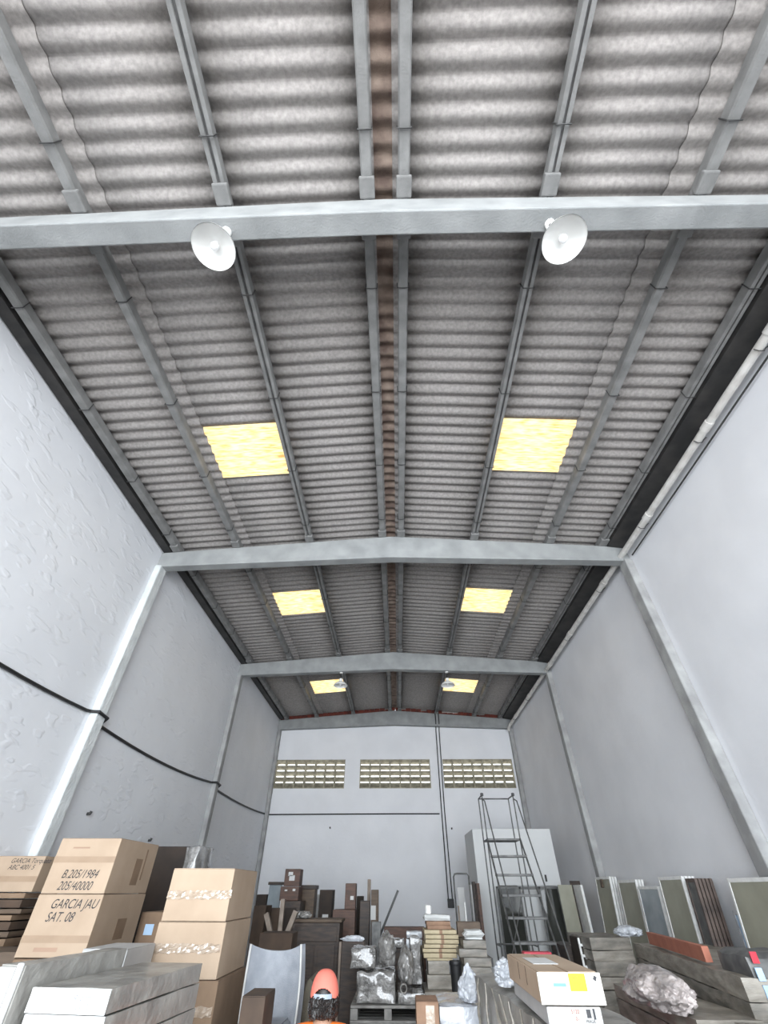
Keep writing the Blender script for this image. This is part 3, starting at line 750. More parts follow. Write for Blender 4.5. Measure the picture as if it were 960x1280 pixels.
zz2 = at(360, 1108, Y=11.6).z
post('tallest brown box of the heap with torn white sticker', 357, 1086, 376, 11.65, .35, M_mwood, zb=zz2+.003, sticker=[(361,1090,366,1095),(362,1094,368,1101)], name='tall_box')
_, ax, z0, w, h = post('brown lidded carton on its own, right of the tallest box of the heap', 377, 1110, 394, 12.3, .4, M_bwood, lid=M_dwood)
post('small white box between two dark boxes in the heap', 392, 1118, 399, 12.9, .3, M_white, name='white_box')
_, ax, z0, w, h = post('upright near-black box with white sticker near its foot', 400, 1112, 416, 11.8, .45, M_black_card, sticker=(403,1143,410,1147), name='tall_box')
# chest of drawers and cabinets
r_, ax, z0, w, h = post('wide dark wooden sideboard in the middle of the heap', 366, 1153, 425, 9.6, .6, M_dwood, name='sideboard', cat='sideboard')
MB().box((-.03, -.03, h), (w+.03, .6, h+.04), bev=.01).build('top', M_bwood, r_)
MB().box((.05, -.015, h-.22), (w-.04, 0, h-.04), bev=.006).build('drawer', M_dwood, r_)
for k in range(2):
    x = .05+k*(w-.09)/2; dr = MB().box((x, -.015, h-1.0), (x+(w-.13)/2, 0, h-.26), bev=.006).box((x+.05, -.022, h-.95), (x+(w-.13)/2-.05, -.012, h-.31), bev=.006).build('door', M_dwood, r_)
    MB().lathe([(.001, .02), (.02, .01), (.012, 0)], (x+(.35 if k == 0 else .05), 0, 0), 12).build('knob', M_wire, dr, (0, -.02, h-.6))
MB().box((-.02, -.06, h-1.1), (w+.03, 0, h-1.04), bev=.01).build('plinth_rail', M_dwood, r_)
blob('film_scrap', 'scrap of shiny film lying on the left end of the dark sideboard', (ax+.12, 9.75, h+.045), (.14, .1, .05), M_film, cat='film', seed=4, sub=4)
_, ax, z0, w, h = post('brown wooden cabinet right of the dark sideboard, white sticker', 416, 1137, 444, 10.8, .5, M_mwood, name='cabinet', cat='cabinet', sticker=(428,1149,436,1154))
MB().box((w*.22, -.012, h-1.0), (w*.75, 0, h-.12), bev=.006).build('door', M_mwood, _)
post('narrow reddish box standing on the brown cabinet', 432, 1104, 445, 10.85, .3, M_mwood, zb=h+.004, sticker=(438,1120,442,1125), name='reddish_box')
post('small dark block behind the narrow reddish box', 446, 1120, 454, 12.6, .3, M_black_card)
_, ax, z0, w, h = post('dark brown upright box left of the white taped one', 450, 1126, 462, 11.0, .4, M_dwood, name='tall_box')
post('thin upright post rising out of the heap', 459.5, 1099, 463.5, 11.6, .08, M_stick, name='wooden_post', cat='post')
_, ax, z0, w, h = post('brown upright board with a bright white label', 464, 1112, 473, 11.2, .25, M_bwood, sticker=(463.2,1132,469.5,1150), name='upright_board', cat='board')
post('grey green panel at the foot of the labelled board', 464.5, 1152, 476, 10.4, .1, M_steel, name='panel', cat='panel')
# dark door slab with pale edge
r_, ax, z0, w, h = post('dark brown door leaf with a pale edge standing before the cabinet', 427, 1177, 456, 9.0, .05, M_dwood, name='door_leaf', cat='door')
MB().box((-.035, -.01, .3), (0, .05, h), bev=.004).build('edge_strip', M_stick, r_)
blob('film_scrap', 'small white film scrap on top of the dark door leaf', (ax+.17, 9.025, h+.004), (.16, .022, .035), M_bag, cat='film', seed=7, sub=4)
# slanted battens
def batten(lab, u0, v0, Y0_, u1, v1, Y1_, r, mt, name='wooden_batten', cat='batten'):
    a = at(u0, v0, Y=Y0_); b = at(u1, v1, Y=Y1_); d = (b-a); t = (b.z-.02)/(-d.z) if d.z < 0 else 0
    e = b + d*t*1.0
    return tag(MB().tube([a, e], r, 4).build(name, mt, smooth=False), lab, cat)
batten('leftmost of three leaning wooden battens behind the grey chair', 333, 1142, 9.6, 343, 1188, 9.54, .05, M_stick)
batten('middle one of three leaning wooden battens behind the grey chair', 354, 1124, 9.4, 348, 1186, 9.34, .045, M_stick)
batten('rightmost leaning wooden batten behind the grey chair, tilted most', 370, 1139, 9.2, 352, 1184, 9.139999999999999, .05, M_stick)
batten('thin dark pole leaning up against the empty back wall', 497.5, 1113, 12.5, 478, 1162, 12.45, .03, M_wire, name='metal_pole', cat='pole')
# brown boxes low left under battens
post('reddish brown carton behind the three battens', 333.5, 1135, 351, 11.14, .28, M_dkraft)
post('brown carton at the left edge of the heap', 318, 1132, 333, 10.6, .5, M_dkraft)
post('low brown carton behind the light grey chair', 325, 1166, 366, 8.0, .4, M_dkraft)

# --- pallet load with stretch film
Yp = 7.9
zp = zat(480, 1257, Yp)
def pallet(label, x, y, z, w, d, group='wooden pallets under the wrapped load'):
    root = thing('pallet', label, 'pallet', (x, y, z), 0, group)
    n = 6
    for k in range(n): MB().box((0, k*d/n+.01, .115), (w, (k+1)*d/n-.015, .138), bev=.003).build('deck_board', M_pallet, root)
    for q in (0, w/2-.045, w-.09): MB().box((q, 0, .022), (q+.09, d, .113), bev=.004).build('stringer', M_pallet, root)
    MB().box((0, .0, 0), (w, .09, .02), bev=.003).box((0, d-.09, 0), (w, d, .02), bev=.003).build('bottom_board', M_pallet, root)
    return root
xa = at(438, 1260, Y=Yp).x; xb = at(532, 1260, Y=Yp).x
n = int((zp-.0)/.14); hp = .14
zpb = zp-n*hp
names = ['topmost', 'second from the top', 'third from the top', 'fourth from the top', 'fifth from the top', 'sixth from the top', 'seventh from the top', 'eighth from the top']
for k in range(n):
    pallet('weathered wooden pallet, %s under the film wrapped goods' % names[k], xa, Yp, zp-hp*(k+1), xb-xa, 1.0)
if zpb > .01: wrapped('timber_base', 'low timber base under the pallets', (xa, Yp, 0), xb-xa, 1.1, zpb-.002, M_pallet, amp=.002, cat='base', res=.2)
def fr(u0, u1, v0, v1, Y):
    a = at(u0, v0, Y=Y); b = at(u1, v0, Y=Y); return a.x, b.x-a.x, a.z, zat((u0+u1)/2, v1, Y)
x, w, z1, z0 = fr(446, 494, 1215, 1256, Yp+.05); 
wrapped('wrapped_load', 'film wrapped grey load on the left of the pallet', (x, Yp+.06, zp+.002), w, .6, z1-zp, M_film, amp=.025, freq=8, cat='load', res=.03)
zl = z1+.02
x2, w2, z2, _z = fr(437, 467, 1186, 1212, Yp+.3)
wrapped('wrapped_load', 'small film wrapped bundle on top of the left pallet load', (x2+.03, Yp+.12, zl), w2, .4, z2-zl+.02, M_film, amp=.02, freq=9, cat='load', res=.03, seed=3)
x3, w3, z3, _z = fr(464, 489, 1166, 1215, Yp+.3)
blob('wrapped_bundle', 'tall film wrapped bundle tapering downward, centre of the pallet', (x3+w3/2+.08, Yp+.40, zl+.01), (w3*.44, .17, (z3-zl)/1.75), M_film, amp=.18, seed=2, cat='bundle')
x4, w4, z4, _z = fr(491, 514, 1190, 1240, Yp+.15)
blob('wrapped_bundle', 'film wrapped bundle drooping to an open tube end', (x4+w4/2+.045, Yp+.24, zp+.16), (w4*.42, .18, (z4-zp-.16)/1.75), M_film, amp=.18, seed=6, cat='bundle', top=.1)
o = MB().tube([(0, 0, 0), (0, .10, 0)], .045, 14, cap=False).build('tube', M_greypack, None, (x4+w4*.55, Yp-.02, zp+.14)); md = o.modifiers.new('s', 'SOLIDIFY'); md.thickness = .012
tag(o, 'short grey tube open towards the camera, below the drooping bundle', 'tube')
x5, w5, z5, _z = fr(497, 532, 1240, 1256, Yp+.05)
wrapped('wrapped_load', 'low film wrapped slab on the right of the pallet', (x5, Yp+.05, zp+.002), w5-.01, .9, .09, M_film, amp=.008, cat='load', res=.04, seed=5)
x6, w6, z6, _z = fr(513, 526, 1172, 1240, Yp+.5)
wrapped('wrapped_load', 'tall film wrapped load standing at the right end of the pallet', (x6, Yp+.58, zp+.10), w6, .35, z6-zp-.10, M_film, amp=.03, freq=6, cat='load', res=.04, seed=8)
# back row: silver wrapped packs over brown boards
x7, w7, z7, _z = fr(487, 529, 1170, 1190, 9.6)
post('dark cabinet behind the wrapped goods, carrying shiny packs', 487, 1186, 529, 9.6, .6, M_dwood, name='low_cabinet', cat='cabinet')
zc = at(508, 1186, Y=9.6).z
for k, (u0, u1, mt_, lb) in enumerate(((487, 506, M_film, 'crinkled silver film pack, left on the dark low cabinet'), (507, 528, M_bag, 'bright white wrapped pack, lower right on the dark low cabinet'))):
    xx, ww, zz_, _z = fr(u0, u1, 1175, 1190, 9.65); wrapped('wrapped_pack', lb, (xx, 9.65, zc+.003), ww, .3, .10, mt_, amp=.012, cat='pack', res=.04, seed=k+11)
xx, ww, zz_, _z = fr(508, 528, 1168, 1175, 9.65); wrapped('wrapped_pack', 'bright white wrapped pack lying on the lower white one', (xx, 9.65, zc+.115), ww, .3, .075, M_bag, amp=.008, cat='pack', res=.04, seed=17)
post('long low brown shelf board behind the pallet load', 480, 1159, 531, 10.9, .35, M_mwood, name='low_shelf', cat='shelf')

# --- stack of pale boards and boxes
Ys = 8.4
def layer(label, u0, u1, v0, v1, Y, d, mt, name, cat, group=None, amp=.003, zb=None, zt=None, rz=0):
    x, w, z1, z0 = fr(u0, u1, v0, v1, Y)
    if zb is not None: z0 = zb
    if zt is not None: z1 = zt
    return wrapped(name, label, (x, Y, z0+.001), w, d, z1-z0-.003, mt, amp=amp, freq=8, cat=cat, res=.06, bev=.004, group=group, rz=rz), z1
g = 'pale yellow packs strapped in one stack'
vsx = [1162, 1168, 1174, 1180, 1185.5, 1191, 1198]
zz = [zat(550, q, Ys) for q in vsx]
ulr = [(531, 572), (532, 574), (532, 574), (530, 573), (528, 571), (529, 570)]
pos = ['topmost', 'second from the top', 'third from the top', 'fourth from the top', 'fifth from the top', 'lowest']
for k in range(6):
    x, w, _a, _b = fr(ulr[k][0], ulr[k][1], 1180, 1190, Ys)
    root = thing('strapped_pack', 'pale yellow flat pack, %s in the strapped stack of six' % pos[k], 'pack', (x, Ys, zz[k+1]+.002), 0, g)
    hh = zz[k]-zz[k+1]-.006
    MB().box((0, 0, 0), (w, .55, hh), bev=.008).build('pack_body', M_board, root)
    MB().box((w*.47, -.003, 0), (w*.56, 0, hh)).build('strap', M_obrown, root)
zt_ = zz[0]
x, w, _a, _b = fr(533, 563, 1160, 1162, Ys)
o, zt1 = layer('lower one of two orange brown boards over the yellow packs', 534, 564, 1157, 1162, Ys, .5, M_obrown, 'brown_board', 'board', zb=zt_)
o, zt2_ = layer('upper one of two orange brown boards over the yellow packs', 533, 563, 1151.5, 1157, Ys, .5, M_obrown, 'brown_board', 'board', zb=zt1)
x, w, z1, _b = fr(529, 564, 1145, 1151, Ys)
o = wrapped('foam_roll', 'flat white wrapped cushion topping the pale board stack', (x, Ys, zt2_+.002), w, .3, z1-zt2_+.01, M_foam, amp=.008, cat='cushion', bev=.025, res=.03)
zf = z1+.015
tag(MB().lathe([(.04, 0), (.045, .01), (.045, .09), (.03, .10), (.001, .10)], seg=20).build('small_can', M_alu, None, (at(536, 1140, Y=Ys).x, Ys+.15, zf+.002)), 'small silver can on the flat white cushion', 'can')
# below: thin board, two grey boxes, larger box
zb6 = zz[6]
o, _q = layer('thin pale board under the strapped yellow packs', 534, 566, 1198, 1201, Ys, .5, M_board, 'thin_board', 'board', zt=zb6)
z1201 = zat(550, 1201, Ys)
o, _q = layer('greyish square box, upper of two below the yellow packs', 535, 561, 1201, 1218, Ys, .5, M_slate2, 'grey_box', 'box', zt=z1201)
z1218 = zat(550, 1218, Ys)
o, _q = layer('greyish square box, lower of two below the yellow packs', 534, 565, 1218, 1237, Ys-.05, .55, M_slate2, 'grey_box', 'box', zt=z1218)
z1237 = zat(550, 1237, Ys-.05)
o, _q = layer('large grey flat box under the pale stack, reaching the floor', 531, 575, 1237, 1280, Ys-.2, .8, M_slate2, 'grey_base_box', 'box', zt=z1237, zb=0)
# grey slab packs to the right
Yg = 8.0
zg = [zat(595, q, Yg) for q in (1175, 1186, 1197, 1209)]
for k, (u0, u1, lb) in enumerate(((580, 609, 'upper one of three grey slab packs beside the yellow packs'), (574, 609, 'middle one of three grey slab packs beside the yellow packs'), (579, 614, 'lower one of three grey slab packs, black corner strap'))):
    x, w, _a, _b = fr(u0, u1, 1190, 1200, Yg)
    root = thing('slab_pack', lb, 'pack', (x, Yg, zg[k+1]+.002), 0, 'grey slab packs beside the yellow packs')
    wrapped('', None, (0, 0, 0), w, .6, zg[k]-zg[k+1]-.005, M_slate, amp=.004, root=root, part='pack_body', res=.06, bev=.006, seed=k)
    if k == 2: MB().box((w-.012, -.008, 0), (w+.01, .6, zg[k]-zg[k+1]-.008)).build('strap', M_black, root)
x, w, _a, _b = fr(579, 612, 1190, 1200, Yg)
carton('dull grey carton under the three grey slab packs', (x, Yg, 0), w, .6, zg[3], M_slate)
x, w, z1, _b = fr(574, 601, 1163, 1175, Yg)
o = wrapped('foam_pad', 'oval white foam pad on the grey slab packs', (x+.05, Yg+.01, zg[0]+.002), w, .25, z1-zg[0], M_foam, amp=.01, cat='foam', bev=.05, res=.03)
x, w, z1, _b = fr(567, 596, 1153, 1163, Yg+.3)
carton('brown open carton behind the oval foam pad', (x+.06, Yg+.42, zg[0]+.002), w, .16, max(.08, z1-zg[0]), M_bwood)
# black bin
x, w, z1, _b = fr(563, 577, 1202, 1235, 7.6)
root = thing('black_bin', 'black round bin between the yellow stack and grey packs', 'bin', (x+w/2, 7.7, 0))
MB().lathe([(w*.42, 0), (w*.5, z1-.02), (w*.53, z1), (w*.47, z1), (w*.46, z1-.05), (.001, z1-.06)], seg=28).build('body', M_black, root)
MB().lathe([(w*.52, z1-.04), (w*.55, z1-.03), (w*.55, z1-.01), (w*.52, z1)], seg=28).build('rim', M_black, root)

# front centre: plastic wrapped box, bag, brown carton
Yq = 5.5
x, w, z1, _b = fr(549, 597, 1256, 1280, Yq)
wrapped('wrapped_box', 'white plastic wrapped box below the crumpled white bag', (x, Yq, 0), w, .65, z1, M_bag, amp=.012, freq=7, cat='box', res=.05)
x, w, z2, _b = fr(571, 600, 1206, 1256, Yq+.1)
blob('plastic_bag', 'crumpled white plastic bag knotted at the top, beside grey wrapped load', (x+w/2-.01, Yq+.14, z1+.003), (w*.46, .11, (z2-z1)/2.05), M_bag, amp=.22, seed=3, top=.62)
x, w, z3, _b = fr(520, 548, 1252, 1280, 5.3)
c = carton('tan carton standing upright in front of the pallet', (x, 5.3, 0), w, .3, z3, M_obrown)
MB().box((w*.42, -.0015, z3-.16), (w*.8, 0, z3-.02)).build('tape', M_ctape, c)
MB().box((w*.5, -.0015, z3-.26), (w*.62, 0, z3-.19)).build('print', M_red, c)

# --- right foreground: big grey wrapped load with two labelled cartons on top
A = at(592, 1213, Z=1.6); B = at(680, 1275, Z=1.6)
dv = (B-A); ang = math.atan2(dv.x, -dv.y)      # left edge direction
rz = ang
L = 2.35; w = .52
ox, oy = A.x+math.sin(rz)*L, A.y-math.cos(rz)*L
ld = wrapped('wrapped_load', 'big dusty grey film wrapped load in the right foreground', (ox, oy, 0), w, L, 1.588, M_greypack, rz=rz, amp=.013, freq=5, cat='load', res=.05, bev=.015, seed=21)
rn = random.Random(11)
for k in range(9):
    y0 = .25+k*.24; y1 = y0+rn.uniform(-.5, .15); zz1 = rn.uniform(.9, 1.25)
    n = 10; MB().tube([(-.006+.006*math.sin(q*1.7+k), y0+(y1-y0)*q/n, 1.575+(zz1-1.575)*q/n) for q in range(n+1)], [.004+.007*math.sin(math.pi*q/n) for q in range(n+1)], 6).build('film_fold', M_slate2, ld)
Yc = 3.22
a = at(679, 1254, Y=Yc); b = at(757, 1249, Y=Yc)
zc0 = 1.605
a2 = at(683, 1258, Y=Yc+.02); b2 = at(750, 1258, Y=Yc+.02)
hh = a2.z-zc0+.004
rz2 = R(-.5)
c = carton('pale grey carton with pink label, right under the cream-ended one', (a2.x, Yc+.02, zc0), b2.x-a2.x, .86, hh, M_palegrey, rz=rz2, flaps=False)
wi = b2.x-a2.x
MB().box((wi*.20, -.0015, hh*.12), (wi*.60, 0, hh*.90)).build('label', M_pink, c)
put('5120', .02, c, (wi*.44, -.003, hh*.62), M_ink, 'print', shear=0); put('01', .018, c, (wi*.50, -.003, hh*.3), M_ink, 'print', shear=0)
put('FRAGIL', .015, c, (wi*.68, -.003, hh*.2), M_ink, 'print', shear=0)
w_ = MB().box((wi*.72, -.002, hh*.42), (wi*.80, 0, hh*.82)).box((wi*.84, -.002, hh*.35), (wi*.88, 0, hh*.85)); w_.build('print', M_ink, c)
zt = at(675, 1218, Y=Yc).z; ztr = at(752, 1213, Y=Yc).z
z0 = zc0+hh+.003; hh = (zt+ztr)/2-z0; wi = b.x-a.x
root = thing('cardboard_box', 'long carton with cream end, yellow and pale blue labels, topmost right foreground', 'box', (a.x-.005, Yc-.0, z0), rz2)
MB().box((0, .012, 0), (wi, .86, hh-.003), bev=.004).build('box_body', M_kraft, root)
MB().box((-.002, 0, 0), (wi+.004, .012, hh), bev=.003).build('end_flap', M_cream, root)
MB().box((.01, .02, hh-.003), (wi*.48, .84, hh+.001)).box((wi*.52, .02, hh-.003), (wi-.01, .80, hh+.002)).build('top_flaps', M_kraft, root)
MB().box((wi*.49, -.0015, hh*.42), (wi*.76, 0, hh*.97)).build('yellow_label', M_yellow, root)
put('18 7 1', .02, root, (wi*.52, -.003, hh*.76), M_ink, 'print', shear=.2); put('R M - K', .014, root, (wi*.54, -.003, hh*.56), M_ink, 'print', shear=.2)
MB().box((wi*.18, -.0015, hh*.40), (wi*.46, 0, hh*.88)).build('blue_label', M_lblue, root)
MB().box((wi*.23, -.003, hh*.56), (wi*.43, -.0015, hh*.66)).build('print', M_blue2, root)
MB().poly([(wi*.88, -.002, hh*.80), (wi*.92, -.002, hh*.72), (wi*.95, -.002, hh*.86), (wi*.91, -.002, hh*.92)], [(0, 1, 2, 3)]).build('arrow_mark', M_ink, root)
MB().box((.05, .30, hh+.002), (.19, .60, hh+.004)).build('paper_sheet', M_white, root)
for yy in (.3, .5): MB().box((-.0015, yy, hh*.3), (0, yy+.008, hh*.95)).build('slot', M_dkraft, root)
blob('plastic_bag', 'small crumpled white bag behind the long cream-ended carton', (at(632, 1204, Y=4.4).x, 4.42, 1.605), (.08, .08, .075), M_bag, amp=.3, seed=12)

# --- white booth in the back right corner with framed dark glass in front
YB0 = 13.0; xl = at(590, 1036, Y=YB0).x; xr = at(687, 1036, Y=YB0).x; zt = at(640, 1036, Y=YB0).z
xo0 = at(622, 1107, Y=YB0).x; zo = at(640, 1107, Y=YB0).z
root = thing('white_booth', 'big white painted booth in the back right corner, behind the metal ladder', 'booth', (0, 0, 0))
bw = MB().box((xl, YB0, 0), (xo0, YB0+.12, zt), bev=.01).box((xo0, YB0, zo), (xr, YB0+.12, zt), bev=.01)
bw.box((xr-.12, YB0, 0), (xr+.0, YB0+.12, zo), bev=.01).box((xl+.9, YB0+.03, 0), (xl+1.55, YB0+.1, zo+.02), bev=.004)
bw.build('front_wall', M_booth, root)
MB().box((xl, YB0+.125, 0), (xl+.1, YB0+1.6, zt), bev=.01).build('side_wall', M_booth, root)
MB().box((xl+.1, YB0+.125, zt-.08), (xr, YB0+1.6, zt-.01)).build('top_panel', M_booth, root)
p = at(683, 1102, Y=YB0); MB().box((p.x-.02, YB0-.03, p.z), (p.x+.02, YB0, p.z+.12), bev=.006).build('handle', M_black, root)
# dark mirror frame
Ym = 12.6
def mirror_panel(label, u0, u1, vt, lean, name='mirror_panel', mt=M_dglass, fm=M_steel, Y=12.6):
    a = at(u0, vt, Y=Y); b = at(u1, vt, Y=Y); H = a.z; w = b.x-a.x
    root = thing(name, label, 'mirror', (a.x, Y, 0))
    MB().box((.02, .01, .03), (w-.02, .02, H-.03)).build('glass', mt, root)
    MB().box((0, 0, 0), (.035, .04, H), bev=.004).box((w-.035, 0, 0), (w, .04, H), bev=.004).box((0, 0, H-.04), (w, .04, H), bev=.004).box((0, 0, 0), (w, .04, .04), bev=.004).build('frame', fm, root)
    return root
mirror_panel('dark framed mirror in front of the booth, left of its pale middle', 620, 650, 1108, 0)
mirror_panel('dark framed mirror in front of the booth, right of its pale middle', 673, 698, 1108, 0)
batten_y = 12.56
tag(MB().box((at(650, 1108, Y=12.6).x+.002, 12.6, zat(660, 1108, 12.6)-.05), (at(673, 1108, Y=12.6).x-.002, 12.64, zat(660, 1108, 12.6)), bev=.004).build('top_rail', M_steel), 'grey rail joining the tops of the two dark mirrors', 'rail')

# white bent frame and doors left of booth
def upr(label, u, vt, vb, Y, w, d, mt, name, cat, tilt=0, rz=0):
    a = at(u, vt, Y=Y); o = MB().box((0, 0, 0), (w, d, a.z), bev=.004).build(name, mt, None, (a.x, Y, 0)); o.rotation_euler = (0, 0, rz)
    return tag(o, label, cat)
a = at(565, 1092, Y=13.6); b = at(583, 1090, Y=13.6)
root = thing('bent_tube_stand', 'bent grey tube frame standing left of the white booth', 'frame', (0, 13.6, 0))
MB().tube([(a.x+.03, 0, 0), (a.x+.03, 0, a.z-.06), (a.x+.06, 0, a.z-.01), (a.x+.12, 0, a.z), (b.x+.0, 0, a.z), (b.x+.04, 0, a.z-.04), (b.x+.04, 0, 0)], .018, 8).build('tube', M_steel, root)
MB().box((a.x+.10, -.01, 0), (b.x-.10, .0, a.z-.25)).build('white_panel', M_white, root)
upr('first narrow white board edge between tube frame and booth', 588, 1106, 0, 12.75, .035, .25, M_white, 'narrow_board', 'board')
upr('dark narrow door leaf leaning beside the white booth', 591, 1102, 0, 12.42, .05, .25, M_dwood, 'door_leaf', 'door')
upr('second dark door leaf, nearest to the white booth', 595.5, 1104, 0, 12.1, .06, .25, M_mwood, 'door_leaf', 'door')
upr('thin wooden strip standing before the tube frame', 572, 1132, 0, 11.6, .03, .03, M_stick, 'wood_strip', 'strip')
upr('thin pale strip standing near the tube frame, the right one', 580, 1128, 0, 11.8, .03, .03, M_alu, 'wood_strip', 'strip')

# --- rolling warehouse ladder
def ladder():
    root = thing('warehouse_ladder', 'tall grey tube warehouse ladder with platform and handrails, before the booth', 'ladder', (0, 0, 0))
    Yr, Yf = 10.45, 10.0                              # platform back and front
    xl = at(609, 1048, Y=Yf).x; xr = at(650, 1048, Y=Yf).x; zp_ = zat(630, 1048, Yf); ztop_ = zat(620, 994, Yf)
    r = .012
    for x in (xl, xr):
        MB().tube([(x, Yr, 0), (x, Yr, ztop_)], r, 8).build('rear_post', M_steel, root)
        MB().tube([(x, Yf, 0), (x, Yf, ztop_)], r, 8).build('front_post', M_steel, root)
        MB().tube([(x, Yr, ztop_), (x, Yf-.02, ztop_)], r, 8).build('handrail', M_steel, root)
        MB().lathe([(.001, 0), (.03, .005), (.03, .05), (.001, .06)], (x, Yf-.02, ztop_-.02), 12).build('rail_cap', M_wire, root)
        # stair stringer and sloping handrail
        yb_ = Yf - zp_*.84
        MB().tube([(x, Yf, zp_), (x, yb_, .02)], r*1.3, 8).build('stringer', M_steel, root)
        MB().tube([(x, Yf-.0, zp_+.62), (x, Yf-.25, zp_+.55), (x, yb_+.35, .95), (x, yb_+.3, .2)], r, 8).build('handrail', M_steel, root)
        MB().tube([(x, Yf, zp_*.5), (x, Yr, zp_*.5)], r*.8, 8).tube([(x, Yf, .3), (x, Yr, zp_*.5)], r*.8, 8).build('side_brace', M_steel, root)
        for yy in (Yr, yb_+.1):
            MB().tube([(x-.02, yy, .055), (x+.02, yy, .055)], .053, 14).build('caster', M_black, root)
    MB().tube([(xl, Yr, ztop_), (xr, Yr, ztop_)], r, 8).build('handrail', M_steel, root)
    MB().tube([(xl, Yr, zp_*.5), (xr, Yr, zp_*.5)], r, 8).build('cross_bar', M_steel, root)
    MB().tube([(xl, Yr, zp_*.25), (xr, Yr, zp_*.75)], r*.7, 8).build('cross_bar', M_steel, root)
    MB().box((xl, Yf, zp_-.03), (xr, Yr, zp_), bev=.004).build('platform', M_steel, root)
    n = 10
    for k in range(1, n+1):
        z = zp_*(1-k/(n+1.0)); y = Yf-(zp_-z)*.84
        MB().box((xl, y-.10, z-.03), (xr, y+.10, z), bev=.004).build('tread', M_steel, root)
ladder()

# --- boards right of the booth
def lean(label, xb, Y0_, w, H, th, face, edge, name, cat, lean_=.22, rz=0, group=None, n=1, handle=False):
    """panel leaning its back on the right wall: foot at x=xb, face towards -X, running from Y0_ to Y0_+w"""
    root = thing(name, label, cat, (xb, Y0_, 0), 0, group)
    t = math.atan2(lean_, H); M4 = Matrix.Rotation(t, 4, 'Y')
    MB().box((0, .03, .03), (th*.6, w-.03, H-.03), M4).build('pane', face, root)
    MB().box((-.006, 0, 0), (th, .035, H), M4, bev=.004).box((-.006, w-.035, 0), (th, w, H), M4, bev=.004).box((-.006, .035, H-.04), (th, w-.035, H), M4, bev=.004).box((-.006, .035, 0), (th, w-.035, .04), M4, bev=.004).build('frame', edge, root)
    if handle: MB().box((-.03, w*.45, H*.93), (-.007, w*.6, H*.985), M4, bev=.008).build('handle', M_bwood, root)
    return root
g = 'panels leaning along the right wall'
def grp(x, Yn, w, H, face, edge, label, n, thick=.034, gap=.02, handle=False, le=.2):
    for k in range(n):
        lb = label if k == 0 else label.replace('front panel', ('second panel', 'third panel', 'fourth panel', 'fifth panel')[k-1])
        lean(lb, x+(thick+gap)*k, Yn+.012*k, w, H, thick, face, edge, 'leaning_panel', 'panel', le, group=g, handle=handle and k == 0)
H = 2.26
grp(3.90, 10.9, .8, 2.32, M_mirror, M_alu, 'olive front panel of the group farthest along the right wall', 3, handle=True)
grp(3.90, 9.75, .8, 2.26, M_mirror, M_alu, 'olive front panel of the group left of the bluish glass', 3)
grp(3.84, 8.85, .75, 2.17, M_mirblue, M_alu, 'bluish glass front panel leaning on the right wall', 2)
grp(3.80, 7.95, .72, 2.27, M_mirror, M_alu, 'widest olive front panel, right of the bluish glass', 4)
grp(3.78, 7.58, .25, 2.24, M_steel, M_pback, 'narrow brown-edged front panel of the last closely packed group', 5, thick=.03, gap=.026)
lean('large pale framed olive panel at the right edge of the picture', 3.80, 5.3, 1.75, 2.24, .05, M_mirror, M_alu, 'leaning_panel', 'panel', .3)
lean('low bluish plastic wrapped panel between the brown-edged and the largest panels', 4.0, 6.9, .42, 1.93, .04, M_lblue, M_bag, 'plastic_wrapped_sheet', 'sheet', .16)
# four boards standing by the booth
for k, (u, vt, Y, w, mt_, lb) in enumerate(((697, 1106, 12.3, .30, M_mirror, 'olive board standing right of the dark mirrors'), (712, 1101, 12.5, .22, M_dwood, 'dark brown board behind the olive one by the booth'),
        (717.5, 1108, 12.75, .045, M_board, 'thin cream board edge beside the dark brown board'), (725, 1106, 12.0, .05, M_alu, 'thin grey white board edge, right end of the booth boards'))):
    a = at(u, vt, Y=Y)
    o = MB().box((0, 0, 0), (w, .04 if w > .1 else .5, a.z), bev=.004).build('standing_board', mt_, None, (a.x, Y+.0, 0)); tag(o, lb, 'board')

# --- slab packs along the right wall
def slabstack(prefix, x, y, w, d, z0, hs, mts, rz, group, name='slab_pack', amp=.008):
    z = z0
    for k, h in enumerate(hs):
        o = wrapped(name, prefix % ('lowest', 'second lowest', 'third lowest', 'fourth lowest', 'fifth lowest', 'sixth lowest', 'seventh lowest', 'eighth lowest', 'ninth lowest')[k] if k < len(hs)-1 else prefix % 'topmost', (x, y, z+.002), w, d, h-.004, mts[k % len(mts)], rz=rz, amp=amp, freq=4, cat='slab pack', res=.07, bev=.012, group=group, seed=k+31)
        z += h
    return z
rzs = R(-7)
# rear block, ends seen from the front
x = at(738, 1180, Y=7.9).x; ztA = zat(760, 1172, 7.9); 
slabstack('grey brown slab pack, %s in the rear stack behind the bundle', x, 7.9, at(790, 1180, Y=7.9).x-x, 1.0, 0, [.45, .42, ztA-.87-.46, .11, .13, .10, .12], [M_slate, M_slate2], 0, 'rear stack of slab packs')
blob('plastic_bag', 'crumpled white plastic on the rear slab stack, before the olive panel', (at(789, 1172, Y=8.05).x, 8.1, ztA+.003), (.17, .12, .06), M_bag, amp=.2, seed=15)
